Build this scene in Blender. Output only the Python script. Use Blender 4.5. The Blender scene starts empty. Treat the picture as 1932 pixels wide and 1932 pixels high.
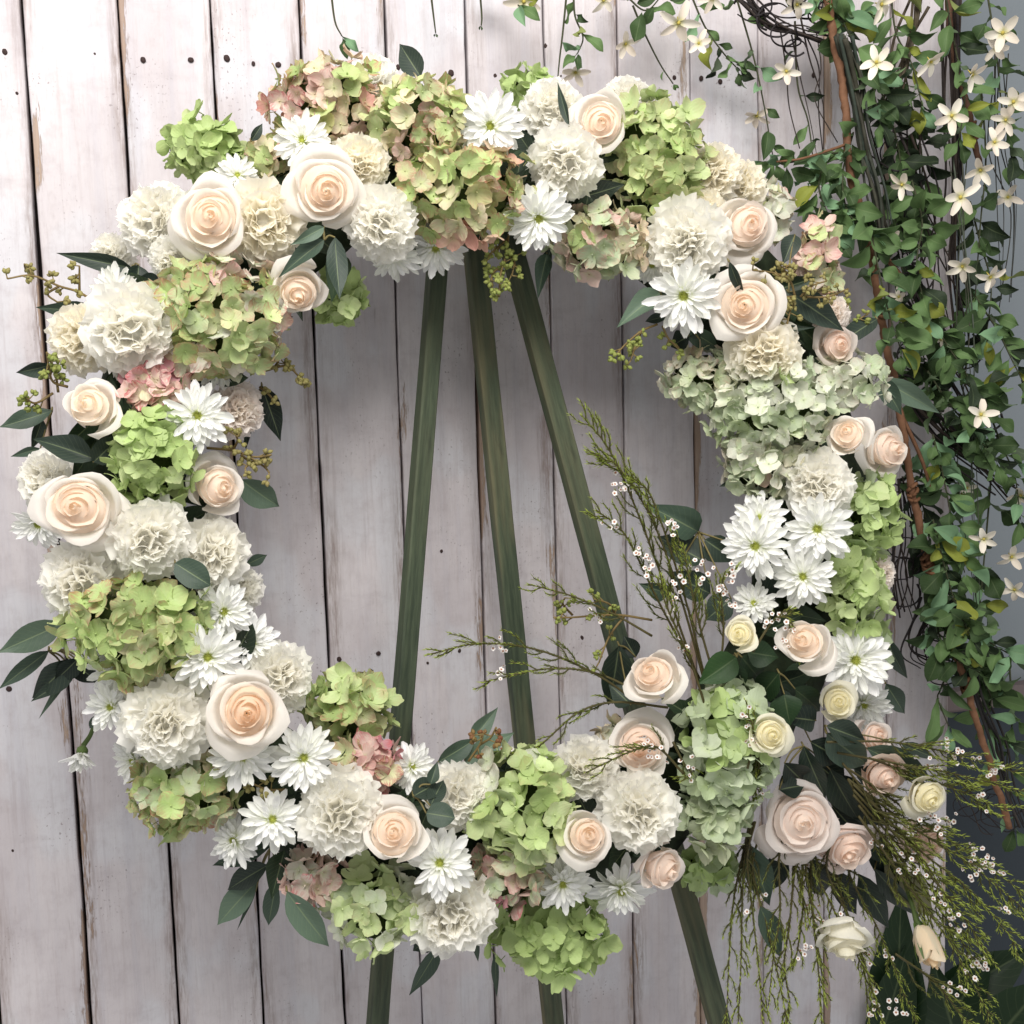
import bpy, math, random
from mathutils import Matrix, Vector, noise
import numpy as np

random.seed(7)
rad = math.radians
sc = bpy.context.scene
COL = sc.collection

# ------------------------------------------------------------------ camera
F, CX, DW, ZC = 2200.0, 966.0, 1.29, 1.45          # focal length in px of a 1932 px wide picture, wall distance, eye height
YAW, PIT, ROL = rad(-14.879), rad(5.990), rad(-1.603)
cy, sy, cp, sp, cr, sr = math.cos(YAW), math.sin(YAW), math.cos(PIT), math.sin(PIT), math.cos(ROL), math.sin(ROL)
Rm = (Matrix(((cr, -sr, 0), (sr, cr, 0), (0, 0, 1))) @ Matrix(((1, 0, 0), (0, cp, -sp), (0, sp, cp)))
      @ Matrix(((cy, 0, sy), (0, 1, 0), (-sy, 0, cy))))
def w2b(v): return Vector((v[0], v[2], -v[1]))
RIGHT, DOWN, FWD = w2b(Rm[0]), w2b(Rm[1]), w2b(Rm[2])
CAM = Vector((0, -DW, ZC))
cd = bpy.data.cameras.new('camera'); cam = bpy.data.objects.new('camera', cd); COL.objects.link(cam)
cd.sensor_width = 36; cd.lens = 36 * F / 1932; cd.clip_start = 0.02; cd.clip_end = 50
M = Matrix((RIGHT, -DOWN, -FWD)).transposed().to_4x4(); M.translation = CAM
cam.matrix_world = M
sc.camera = cam

# ------------------------------------------------------------------ light
w = bpy.data.worlds.new('World'); sc.world = w; w.use_nodes = True
bg = w.node_tree.nodes['Background']; bg.inputs[0].default_value = (1.0, 0.99, 0.985, 1); bg.inputs[1].default_value = 0.52
def area(name, loc, target, sx, sy_, power, col):
    l = bpy.data.lights.new(name, 'AREA'); l.shape = 'RECTANGLE'; l.size = sx; l.size_y = sy_; l.energy = power; l.color = col
    o = bpy.data.objects.new(name, l); COL.objects.link(o); o.location = loc
    o.rotation_euler = (Vector(target) - Vector(loc)).to_track_quat('-Z', 'Y').to_euler()
    return o
area('ceiling_lamp', (-0.02, -1.22, ZC + 1.02), (0.22, -0.05, ZC + 0.12), 1.1, 0.65, 31.5, (1.0, 0.965, 0.925))
sc.view_settings.view_transform = 'Standard'; sc.view_settings.look = 'None'; sc.view_settings.exposure = 0.13; sc.view_settings.gamma = 1
sc.render.engine = 'CYCLES'
sc.cycles.use_denoising = True
sc.cycles.max_bounces = 9; sc.cycles.diffuse_bounces = 8; sc.cycles.transmission_bounces = 6; sc.cycles.glossy_bounces = 2

# ------------------------------------------------------------------ helpers
def srgb(r, g, b):
    f = lambda c: (c / 255 / 12.92) if c <= 10 else ((c / 255 + 0.055) / 1.055) ** 2.4
    return (f(r), f(g), f(b))
def mixc(a, b, t): return tuple(a[i] + (b[i] - a[i]) * t for i in range(3))
def ray(px, py): return (RIGHT * ((px - CX) / F) + DOWN * ((py - CX) / F) + FWD)
def P(px, py, d):
    r = ray(px, py); return CAM + r * ((DW - d) / r.y)
def mpp(px, py, d):
    r = ray(px, py); return (DW - d) / r.y / F
def frame(pos, N, up=None, spin=0.0):
    N = N.normalized(); u = (up or -DOWN)
    X = u.cross(N)
    if X.length < 1e-4: X = RIGHT.copy()
    X.normalize(); Y = N.cross(X)
    m = Matrix((X, Y, N)).transposed().to_4x4(); m.translation = pos
    return m @ Matrix.Rotation(spin, 4, 'Z')
def facing(px, py, d, fx, fy):
    v = (CAM - P(px, py, d)).normalized()
    return (v + RIGHT * fx + DOWN * fy).normalized()

def link(o, parent=None):
    COL.objects.link(o)
    if parent is not None: o.parent = parent
    return o
LABELS = {}
def tag(o, label=None, cat=None, group=None, kind=None):
    if label: o['label'] = label; LABELS.setdefault(label, []).append(o.name)
    if cat: o['category'] = cat
    if group: o['group'] = group
    if kind: o['kind'] = kind
    return o
def thing(name, mat, label, cat, group=None):
    o = bpy.data.objects.new(name, None); o.empty_display_size = 0.02
    o.matrix_world = mat; link(o)
    return tag(o, label, cat, group)
def part(name, mesh, parent, mat=None, color=None):
    o = bpy.data.objects.new(name, mesh); link(o, parent)
    if mat is not None: o.matrix_local = mat
    if color is not None: o.color = color if len(color) == 4 else (*color, 0.0)
    return o

def make_mesh(name, verts, faces, mat, pu=None, pv=None, smooth=True):
    me = bpy.data.meshes.new(name); me.from_pydata([tuple(v) for v in verts], [], faces)
    if pu is not None:
        a = me.attributes.new('pu', 'FLOAT', 'POINT'); a.data.foreach_set('value', np.array(pu, dtype=np.float32))
    if pv is not None:
        a = me.attributes.new('pv', 'FLOAT', 'POINT'); a.data.foreach_set('value', np.array(pv, dtype=np.float32))
    if smooth: me.polygons.foreach_set('use_smooth', [True] * len(me.polygons))
    me.materials.append(mat); me.update()
    return me
class MB:
    def __init__(s): s.v = []; s.f = []; s.u = []; s.t = []
    def grid(s, nu, nv, fn):
        b = len(s.v)
        for j in range(nv + 1):
            for i in range(nu + 1):
                u = -1 + 2 * i / nu; v = j / nv
                s.v.append(fn(u, v)); s.u.append(u); s.t.append(v)
        for j in range(nv):
            for i in range(nu):
                a = b + j * (nu + 1) + i
                s.f.append((a, a + 1, a + nu + 2, a + nu + 1))
        return s
    def tube(s, pts, r0, r1, n=5, cap=True):
        b = len(s.v); m = len(pts); prev = None
        for k, p in enumerate(pts):
            p = Vector(p)
            t = (Vector(pts[min(k + 1, m - 1)]) - Vector(pts[max(k - 1, 0)]))
            if t.length < 1e-9: t = Vector((0, 0, 1))
            t.normalize()
            if prev is None: prev = t.orthogonal().normalized()
            prev = (prev - t * prev.dot(t))
            if prev.length < 1e-6: prev = t.orthogonal()
            prev.normalize(); q = t.cross(prev)
            r = r0 + (r1 - r0) * k / max(1, m - 1)
            for i in range(n):
                a = 2 * math.pi * i / n
                s.v.append(p + prev * (math.cos(a) * r) + q * (math.sin(a) * r)); s.u.append(math.cos(a)); s.t.append(k / max(1, m - 1))
        for k in range(m - 1):
            for i in range(n):
                a = b + k * n + i; c = b + k * n + (i + 1) % n
                s.f.append((a, c, c + n, a + n))
        if cap:
            s.f.append(tuple(b + i for i in reversed(range(n)))); s.f.append(tuple(b + (m - 1) * n + i for i in range(n)))
        return s
    def blob(s, c, rx, ry, rz, nu=8, nv=5, nz=0.0, sc_=3.0):
        b = len(s.v); c = Vector(c)
        for j in range(nv + 1):
            ph = math.pi * j / nv
            for i in range(nu):
                th = 2 * math.pi * i / nu
                d = Vector((math.sin(ph) * math.cos(th), math.sin(ph) * math.sin(th), math.cos(ph)))
                k = 1 + nz * noise.noise(d * sc_ + c * 7)
                s.v.append(c + Vector((d.x * rx * k, d.y * ry * k, d.z * rz * k))); s.u.append(0.0); s.t.append(j / nv)
        for j in range(nv):
            for i in range(nu):
                a = b + j * nu + i; e = b + j * nu + (i + 1) % nu
                s.f.append((a, a + nu, e + nu, e))
        return s
    def box(s, M4, x0, x1, y0, y1, z0, z1):
        b = len(s.v)
        for z in (z0, z1):
            for y in (y0, y1):
                for x in (x0, x1):
                    s.v.append(M4 @ Vector((x, y, z))); s.u.append(0); s.t.append(0)
        for q in ((0, 2, 3, 1), (4, 5, 7, 6), (0, 1, 5, 4), (2, 6, 7, 3), (0, 4, 6, 2), (1, 3, 7, 5)):
            s.f.append(tuple(b + i for i in q))
        return s
    def mesh(s, name, mat, smooth=True): return make_mesh(name, s.v, s.f, mat, s.u, s.t, smooth)
def smoothpath(pts, n=6):
    pts = [Vector(p) for p in pts]
    if len(pts) < 3:
        return [pts[0].lerp(pts[-1], i / n) for i in range(n + 1)]
    out = []
    q = [pts[0] * 2 - pts[1]] + pts + [pts[-1] * 2 - pts[-2]]
    for k in range(1, len(q) - 2):
        for i in range(n):
            t = i / n
            out.append(0.5 * ((2 * q[k]) + (q[k + 1] - q[k - 1]) * t + (2 * q[k - 1] - 5 * q[k] + 4 * q[k + 1] - q[k + 2]) * t * t
                              + (3 * q[k] - q[k - 1] - 3 * q[k + 1] + q[k + 2]) * t ** 3))
    out.append(pts[-1]); return out

# ------------------------------------------------------------------ materials
class NT:
    def __init__(s, name):
        s.m = bpy.data.materials.new(name); s.m.use_nodes = True; s.t = s.m.node_tree; s.t.nodes.clear()
        s.out = s.n('ShaderNodeOutputMaterial')
    def n(s, typ, **kw):
        x = s.t.nodes.new(typ)
        for k, v in kw.items():
            if k in x.inputs.keys() if isinstance(k, str) else False: x.inputs[k].default_value = v
            else: setattr(x, k, v)
        return x
    def l(s, a, b): s.t.links.new(a, b)
    def val(s, x, sock):
        if hasattr(x, 'links') or isinstance(x, bpy.types.NodeSocket): s.l(x, sock)
        else: sock.default_value = x if not isinstance(x, tuple) or len(x) == 4 else (*x, 1.0)
    def math(s, op, a, b=0.0, c=None, clamp=False):
        x = s.n('ShaderNodeMath'); x.operation = op; x.use_clamp = clamp
        s.val(a, x.inputs[0]); s.val(b, x.inputs[1])
        if c is not None: s.val(c, x.inputs[2])
        return x.outputs[0]
    def mix(s, f, a, b, blend='MIX'):
        x = s.n('ShaderNodeMix'); x.data_type = 'RGBA'; x.blend_type = blend; x.clamp_factor = True
        s.val(f, x.inputs['Factor']); s.val(a, x.inputs[6]); s.val(b, x.inputs[7]); return x.outputs[2]
    def attr(s, name): 
        x = s.n('ShaderNodeAttribute'); x.attribute_name = name; return x.outputs['Fac']
    def noise(s, vec, scale, detail=3, rough=0.55):
        x = s.n('ShaderNodeTexNoise'); x.inputs['Scale'].default_value = scale; x.inputs['Detail'].default_value = detail
        x.inputs['Roughness'].default_value = rough
        if vec is not None: s.l(vec, x.inputs['Vector'])
        return x.outputs['Fac']
    def ramp(s, f, lo, hi):
        x = s.n('ShaderNodeMapRange'); x.interpolation_type = 'SMOOTHSTEP'
        x.inputs['From Min'].default_value = lo; x.inputs['From Max'].default_value = hi; s.val(f, x.inputs['Value']); return x.outputs['Result']
    def scaled(s, vec, sx, sy_, sz, off=None):
        x = s.n('ShaderNodeMapping'); x.inputs['Scale'].default_value = (sx, sy_, sz); s.l(vec, x.inputs['Vector'])
        if off is not None: s.l(off, x.inputs['Location'])
        return x.outputs[0]
    def bump(s, h, strength=0.3, dist=0.002):
        x = s.n('ShaderNodeBump'); x.inputs['Strength'].default_value = strength; x.inputs['Distance'].default_value = dist; s.l(h, x.inputs['Height']); return x.outputs[0]
    def bsdf(s, col, rough=0.5, spec=0.3, normal=None, trans=0.0, tcol=None):
        b = s.n('ShaderNodeBsdfPrincipled'); s.val(col, b.inputs['Base Color']); s.val(rough, b.inputs['Roughness'])
        b.inputs['Specular IOR Level'].default_value = spec
        if normal is not None: s.l(normal, b.inputs['Normal'])
        o = b.outputs[0]
        if trans > 0:
            t = s.n('ShaderNodeBsdfTranslucent'); s.val(tcol if tcol is not None else col, t.inputs['Color'])
            mx = s.n('ShaderNodeMixShader'); mx.inputs[0].default_value = trans; s.l(o, mx.inputs[1]); s.l(t.outputs[0], mx.inputs[2]); o = mx.outputs[0]
        s.l(o, s.out.inputs['Surface']); return s.m

def uvvec(t, su, sv):
    c = t.n('ShaderNodeCombineXYZ'); t.l(t.math('MULTIPLY', t.attr('pu'), su), c.inputs[0]); t.l(t.math('MULTIPLY', t.attr('pv'), sv), c.inputs[1])
    oi = t.n('ShaderNodeObjectInfo'); t.l(t.math('MULTIPLY', oi.outputs['Random'], 37.0), c.inputs[2]); return c.outputs[0], oi

def mat_petal(name, base_tint, base_amt, base_end, trans, rough=0.55, vein=0.05, edge=None):
    """petal: pigment from the object colour, tinted towards its base"""
    t = NT(name); vec, oi = uvvec(t, 9.0, 1.2)
    nz = t.noise(vec, 1.0, 3)
    col = oi.outputs['Color']
    f = t.math('MULTIPLY', t.math('SUBTRACT', 1.0, t.ramp(t.attr('pv'), 0.0, base_end)), base_amt)
    col = t.mix(f, col, base_tint)
    col = t.mix(t.math('MULTIPLY', t.ramp(nz, 0.35, 0.75), vein * 2), col, t.mix(1.0, col, (0.88, 0.85, 0.80), 'MULTIPLY'))
    n = t.bump(nz, 0.18, 0.0006)
    return t.bsdf(col, rough, 0.25, n, trans)
M_ROSE = mat_petal('rose_petal', srgb(250, 244, 222), 0.3, 0.5, 0.5, 0.5, 0.03)
M_CARN = mat_petal('carnation_petal', srgb(253, 253, 244), 0.3, 0.5, 0.55, 0.6, 0.03)
M_MUM = mat_petal('chrysanthemum_petal', srgb(222, 232, 160), 0.6, 0.40, 0.36, 0.5, 0.03)
M_STAR = mat_petal('silk_petal', srgb(190, 190, 110), 0.7, 0.35, 0.2, 0.7, 0.1)

def mat_floret():
    t = NT('hydrangea_petal'); vec, oi = uvvec(t, 3.0, 2.0)
    co = t.n('ShaderNodeTexCoord').outputs['Object']
    nz = t.noise(t.scaled(co, 1, 1, 1), 1.6, 2); n2 = t.noise(vec, 3.0, 3)
    col = oi.outputs['Color']
    blush = t.math('MULTIPLY', t.math('MULTIPLY', t.ramp(t.attr('pv'), 0.25, 1.0), t.ramp(t.noise(vec, 1.3, 2), 0.35, 0.6)), oi.outputs['Alpha'])
    col = t.mix(t.math('MULTIPLY', t.ramp(n2, 0.4, 0.8), 0.35), col, t.mix(1.0, col, (0.82, 0.86, 0.70), 'MULTIPLY'))
    col = t.mix(blush, col, srgb(196, 105, 110))
    spot = t.math('MULTIPLY', t.ramp(t.noise(vec, 5.0, 1), 0.74, 0.78), t.math('MULTIPLY', oi.outputs['Alpha'], 1.0))
    col = t.mix(spot, col, srgb(140, 45, 85))
    col = t.mix(t.math('MULTIPLY', t.math('SUBTRACT', 1.0, t.ramp(t.attr('pv'), 0.0, 0.45)), 0.35), col, srgb(186, 204, 128))
    vein = t.math('ABSOLUTE', t.math('SINE', t.math('MULTIPLY', t.attr('pu'), 9.0)))
    return t.bsdf(col, 0.5, 0.3, t.bump(t.math('ADD', n2, t.math('MULTIPLY', vein, 0.3)), 0.35, 0.001), 0.25)
M_FLORET = mat_floret()

def mat_leaf(name, rib, rough, trans, varied=0.3, spec=0.35):
    t = NT(name); vec, oi = uvvec(t, 2.0, 3.0)
    nz = t.noise(vec, 1.5, 3)
    col = oi.outputs['Color']
    col = t.mix(t.math('MULTIPLY', nz, varied), col, t.mix(1.0, col, (0.55, 0.62, 0.5), 'MULTIPLY'))
    au = t.math('ABSOLUTE', t.attr('pu'))
    ribm = t.math('SUBTRACT', 1.0, t.ramp(au, 0.0, 0.085))
    side = t.math('ABSOLUTE', t.math('SINE', t.math('MULTIPLY', t.math('SUBTRACT', t.attr('pv'), t.math('MULTIPLY', au, 0.22)), 34.0)))
    sidem = t.math('MULTIPLY', t.math('SUBTRACT', 1.0, t.ramp(side, 0.0, 0.22)), 0.25)
    m = t.math('MAXIMUM', t.math('MULTIPLY', ribm, 0.75), sidem)
    col = t.mix(m, col, t.mix(rib, col, srgb(150, 165, 120)))
    bf = t.n('ShaderNodeNewGeometry').outputs['Backfacing']
    col = t.mix(t.math('MULTIPLY', bf, 0.35), col, srgb(120, 135, 110))
    return t.bsdf(col, rough, spec, t.bump(t.math('ADD', nz, t.math('MULTIPLY', m, -0.6)), 0.35, 0.001), trans)
M_EUC = mat_leaf('eucalyptus_leaf', 0.5, 0.5, 0.06, 0.35, 0.3)
M_SILK = mat_leaf('silk_leaf', 0.25, 0.6, 0.15, 0.5, 0.2)
M_SALAL = mat_leaf('rose_leaf', 0.2, 0.5, 0.05, 0.3, 0.25)

def mat_plain(name, rough=0.6, spec=0.3, var=0.35, scale=40, trans=0.0, bump=0.3):
    t = NT(name); oi = t.n('ShaderNodeObjectInfo'); co = t.n('ShaderNodeTexCoord').outputs['Object']
    nz = t.noise(co, scale, 4); col = oi.outputs['Color']
    col = t.mix(t.math('MULTIPLY', t.ramp(nz, 0.3, 0.7), var), col, t.mix(1.0, col, (0.45, 0.42, 0.38), 'MULTIPLY'))
    return t.bsdf(col, rough, spec, t.bump(nz, bump, 0.002), trans)
M_STEM = mat_plain('plant_stem', 0.6, 0.25, 0.4, 60)
M_TWIG = mat_plain('dry_twig', 0.75, 0.2, 0.6, 90, 0, 0.6)
M_POD = mat_plain('seed_pod', 0.55, 0.3, 0.35, 120)
M_MOSS_CORE = mat_plain('wet_foam_moss_and_core', 0.85, 0.15, 0.7, 70, 0, 1.0)
M_TRAY = mat_plain('grey_plastic', 0.45, 0.4, 0.15, 20, 0, 0.05)
M_NAIL = mat_plain('rusty_nail', 0.7, 0.3, 0.6, 400)
M_DISC = mat_plain('flower_disc', 0.7, 0.2, 0.4, 200, 0.15)

def mat_needle():
    t = NT('waxflower_needle'); oi = t.n('ShaderNodeObjectInfo'); pv = t.attr('pv')
    col = t.mix(t.ramp(pv, 0.15, 0.95), oi.outputs['Color'], srgb(146, 160, 70))
    return t.bsdf(col, 0.55, 0.25, None, 0.12)
M_NEEDLE = mat_needle()
def mat_blossom():
    t = NT('waxflower_blossom'); pv = t.attr('pv')
    col = t.mix(t.math('SUBTRACT', 1.0, t.ramp(pv, 0.15, 0.45)), srgb(244, 240, 236), srgb(176, 120, 90))
    return t.bsdf(col, 0.5, 0.25, None, 0.2)
M_BLOSSOM = mat_blossom()

def mat_plank():
    t = NT('whitewashed_wood')
    oi = t.n('ShaderNodeObjectInfo'); geo = t.n('ShaderNodeTexCoord').outputs['Object']
    off = t.n('ShaderNodeCombineXYZ'); t.l(t.math('MULTIPLY', oi.outputs['Random'], 91.0), off.inputs[2]); t.l(t.math('MULTIPLY', oi.outputs['Random'], 13.0), off.inputs[0])
    V = lambda sx, sz: t.scaled(geo, sx, 1.0, sz, off.outputs[0])
    pu = t.attr('pu')
    grain = t.noise(V(150, 5), 1.0, 5, 0.65)
    fine = t.noise(V(420, 40), 1.0, 4, 0.7)
    brush = t.noise(V(60, 2.2), 1.0, 4, 0.6)
    cross = t.noise(V(14, 34), 1.0, 5, 0.7)
    blot = t.noise(V(9, 5), 1.0, 3, 0.55)
    speck = t.noise(V(330, 260), 1.0, 2, 0.5)
    au = t.math('ABSOLUTE', pu)
    mott = t.noise(V(55, 38), 1.0, 5, 0.7); soft = t.noise(V(24, 3.0), 1.0, 4, 0.6)
    col = t.mix(t.ramp(blot, 0.3, 0.7), srgb(190, 183, 186), srgb(210, 204, 206))
    col = t.mix(t.math('MULTIPLY', t.ramp(t.noise(V(7, 4), 1.7, 2, 0.5), 0.5, 0.6), 0.5), col, srgb(206, 208, 214))
    col = t.mix(t.math('MULTIPLY', t.ramp(brush, 0.45, 0.68), 0.28), col, srgb(176, 174, 184))
    col = t.mix(t.math('MULTIPLY', t.ramp(cross, 0.50, 0.72), 0.30), col, srgb(166, 158, 162))
    col = t.mix(t.math('MULTIPLY', t.ramp(mott, 0.45, 0.70), 0.28), col, srgb(168, 158, 160))
    col = t.mix(t.math('MULTIPLY', t.ramp(grain, 0.50, 0.72), 0.24), col, srgb(160, 146, 145))
    col = t.mix(t.math('MULTIPLY', t.ramp(fine, 0.50, 0.75), 0.22), col, srgb(156, 144, 144))
    # grey-brown smears where the paint was brushed thin along the boards' edges
    smear = t.math('MULTIPLY', t.ramp(t.math('ADD', t.math('MULTIPLY', t.ramp(au, 0.35, 1.0), 0.26), soft), 0.64, 0.90), t.ramp(t.math('ADD', t.math('MULTIPLY', fine, 0.6), t.math('MULTIPLY', grain, 0.4)), 0.36, 0.60))
    col = t.mix(t.math('MULTIPLY', smear, 0.85), col, srgb(134, 118, 112))
    # bare wood in ragged patches that follow the grain
    patch = t.ramp(t.noise(V(16, 3.0), 1.0, 2, 0.5), 0.46, 0.66)
    e = t.math('ADD', t.math('MULTIPLY', t.math('MULTIPLY', t.ramp(au, 0.55, 1.0), patch), 0.42), t.math('MULTIPLY', t.noise(V(36, 2.6), 1.0, 5, 0.7), 0.62))
    e = t.math('ADD', e, t.math('MULTIPLY', t.math('SUBTRACT', fine, 0.5), 0.6))
    e = t.math('ADD', e, t.math('MULTIPLY', oi.outputs['Alpha'], 0.13))
    wear = t.ramp(e, 0.60, 0.68)
    wood = t.mix(t.ramp(grain, 0.3, 0.7), srgb(138, 112, 94), srgb(172, 148, 126))
    col = t.mix(t.math('MULTIPLY', wear, 0.85), col, wood)
    # dark pits and scuffs
    pit = t.math('MULTIPLY', t.ramp(speck, 0.62, 0.70), t.ramp(t.noise(V(14, 10), 1.0, 2), 0.50, 0.66))
    col = t.mix(t.math('MULTIPLY', pit, 0.7), col, srgb(120, 108, 108))
    scuff = t.math('MULTIPLY', t.ramp(t.noise(V(110, 12), 1.0, 3, 0.6), 0.68, 0.78), t.ramp(t.noise(V(12, 7), 1.3, 2), 0.46, 0.62))
    col = t.mix(t.math('MULTIPLY', scuff, 0.75), col, srgb(118, 108, 106))
    h = t.math('ADD', t.math('MULTIPLY', brush, 0.6), t.math('ADD', t.math('MULTIPLY', grain, 0.5), t.math('MULTIPLY', wear, -0.6)))
    h = t.math('ADD', h, t.math('MULTIPLY', t.noise(V(45, 30), 1.0, 3, 0.6), 0.5))
    return t.bsdf(col, t.math('ADD', 0.5, t.math('MULTIPLY', blot, 0.2)), 0.3, t.bump(h, 0.6, 0.0020))
M_PLANK = mat_plank()
def mat_green_wood():
    t = NT('green_stained_wood'); oi = t.n('ShaderNodeObjectInfo'); co = t.n('ShaderNodeTexCoord').outputs['Object']
    g = t.noise(t.scaled(co, 160, 160, 14), 1.0, 5, 0.65); b = t.noise(t.scaled(co, 25, 25, 3.0), 1.0, 3); s2 = t.noise(t.scaled(co, 30, 30, 12), 1.0, 4, 0.7)
    col = t.mix(t.ramp(g, 0.3, 0.7), srgb(50, 60, 47), srgb(76, 86, 67))
    col = t.mix(t.math('MULTIPLY', t.ramp(b, 0.42, 0.72), oi.outputs['Alpha']), col, srgb(132, 122, 92))
    col = t.mix(t.math('MULTIPLY', t.ramp(s2, 0.55, 0.75), 0.6), col, srgb(40, 42, 34))
    return t.bsdf(col, 0.62, 0.3, t.bump(g, 0.35, 0.0015))
M_EASEL = mat_green_wood()
def mat_wall(name, c1, c2):
    t = NT(name); co = t.n('ShaderNodeTexCoord').outputs['Object']
    n1 = t.noise(co, 5, 3); n2 = t.noise(co, 260, 3)
    return t.bsdf(t.mix(n1, c1, c2), 0.7, 0.25, t.bump(n2, 0.25, 0.001))

# ------------------------------------------------------------------ the plank wall
XS = [-0.257, -0.186, -0.1148, -0.0439, 0.0272, 0.098, 0.1682, 0.2369, 0.306, 0.3734, 0.4424, 0.5099, 0.5767, 0.6459, 0.7155]
GAP = [4, 3.6, 3.6, 2.4, 2.2, 2.8, 2.0, 2.3, 1.5, 1.7, 1.2, 1.0, 1.2, 1.4, 0.0]
WEAR = [0.4, 0.5, 0.35, 0.55, 0.1, 0.3, 0.5, 0.75, 0.35, 0.85, 0.75, 0.45, 0.5, 0.45, 0.5]
ZT, ZB = ZC + 0.66, ZC - 1.15
wall = thing('plank_wall', Matrix.Translation((0.3, 0.03, ZB)), 'whitewashed vertical plank wall with dark gaps behind the flower wreath', 'wall')
def to_local(root, v): return root.matrix_world.inverted() @ Vector(v)
backing = MB().box(Matrix(), XS[0] * DW - 0.3, XS[-1] * DW - 0.302, 0.0, 0.012, 0, ZT - ZB)
bo = part('backing_board', backing.mesh('backing_board', mat_wall('dark_backing', srgb(46, 34, 30), srgb(30, 24, 24)), False), wall)
planks = []
for k in range(len(XS) - 1):
    x0 = XS[k] * DW + GAP[k] * 0.0005; x1 = XS[k + 1] * DW - GAP[k + 1] * 0.0005
    cxm, hw = (x0 + x1) / 2, (x1 - x0) / 2
    rnd = random.Random(100 + k); y_off = rnd.uniform(-0.0012, 0.0012)
    nz_ = 90; prof = [(-1.0, 0.016), (-1.0, 0.0022), (-0.985, 0.0006), (-0.955, 0.0), (-0.6, 0), (-0.2, 0), (0.2, 0), (0.6, 0), (0.955, 0), (0.985, 0.0006), (1.0, 0.0022), (1.0, 0.016)]
    V_, F_, U_ = [], [], []
    for j in range(nz_ + 1):
        z = (ZT - ZB) * j / nz_
        jl = 0.0011 * noise.noise((k * 5.1, z * 9, 0)) + 0.0007 * noise.noise((k * 5.1, z * 37, 4))
        jr = 0.0011 * noise.noise((k * 5.1 + 2.7, z * 9, 9)) + 0.0007 * noise.noise((k * 3.3, z * 37, 14))
        for u, y in prof:
            e = jl if u < -0.9 else (jr if u > 0.9 else 0)
            V_.append((cxm - 0.3 + u * hw + e, -0.03 + y + y_off + 0.0005 * noise.noise((u * 2 + k * 3, z * 4, 2)), z)); U_.append(u)
    m_ = len(prof)
    for j in range(nz_):
        for i in range(m_ - 1):
            a = j * m_ + i; F_.append((a, a + 1, a + m_ + 1, a + m_))
    me = make_mesh('plank', V_, F_, M_PLANK, U_, [0.0] * len(V_), False)
    o = part('plank', me, wall, None, (1, 1, 1, WEAR[k])); planks.append((x0, x1, o))
nail_me = MB().blob((0, 0, 0), 1, 0.35, 1, 8, 5, 0.15).mesh('nail', M_NAIL)
def on_plank(x):
    for x0, x1, o in planks:
        if x0 - 0.004 <= x <= x1 + 0.004: return o
    return planks[-1][2]
NAILS = [(9, 98, 6), (67, 100, 5.5), (179, 102, 5.5), (270, 113, 6.5), (360, 113, 5.5), (428, 110, 6), (478, 120, 4), (525, 122, 5.5), (32, 176, 3.5), (751, 127, 5.5), (851, 138, 6.5), (916, 83, 3.5),
         (934, 143, 5.5), (1031, 87, 5.5), (1058, 144, 5), (1142, 151, 5), (1204, 152, 5), (1232, 150, 3), (1250, 172, 2.5), (1272, 147, 5), (1323, 148, 5), (1359, 154, 5), (1395, 157, 5), (1535, 142, 5),
         (17, 1300, 5), (640, 1244, 5), (714, 1233, 5), (1098, 1203, 5.5), (807, 1251, 3), (867, 1228, 4), (1172, 1530, 4), (833, 1040, 3.5), (983, 755, 3.5), (995, 763, 3.5), (1281, 850, 3), (24, 1605, 3), (1013, 1041, 3), (1000, 1060, 3),
         (420, 1560, 3), (1172, 1818, 3.5), (1405, 1140, 3)]
for (x, y, r) in NAILS:
    p = P(x, y, 0.0); o = on_plank(p.x)
    s = r * mpp(x, y, 0) * 0.95
    part('nail', nail_me, o, Matrix.Translation(to_local(wall, p)) @ Matrix.Rotation(random.uniform(-0.5, 0.5), 4, 'Y') @ Matrix.Diagonal((s * random.uniform(0.8, 1.15), s, s * random.uniform(0.9, 1.2), 1)), srgb(62, 46, 44))
# knots: slightly raised rings in the wood
def knot_mesh():
    b = MB()
    b.blob((0, 0, 0), 0.72, 0.10, 0.95, 16, 5, 0.25, 2)
    return b.mesh('knot', M_NAIL)
def ring_mesh():
    b = MB(); b.tube([(math.cos(a) * 1.0 * (1 + 0.15 * noise.noise((math.cos(a), math.sin(a), 0))), 0, math.sin(a) * 1.15) for a in [i * math.pi / 9 for i in range(19)]], 0.10, 0.10, 5, False)
    return b.mesh('knot_ring', M_NAIL)
kn_me, kr_me = knot_mesh(), ring_mesh()
for (x, y, r, c1, c2) in [(1065, 735, 15, (150, 136, 134), (96, 84, 82))]:
    p = P(x, y, 0.0); o = on_plank(p.x); s = r * mpp(x, y, 0)
    part('knot', kn_me, o, Matrix.Translation(to_local(wall, p) + Vector((0, 0.0006, 0))) @ Matrix.Diagonal((s, s * 0.09, s, 1)), srgb(*c1))
    part('knot_ring', kr_me, o, Matrix.Translation(to_local(wall, p)) @ Matrix.Diagonal((s * 0.9, s * 0.3, s * 0.95, 1)), srgb(*c2))

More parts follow.
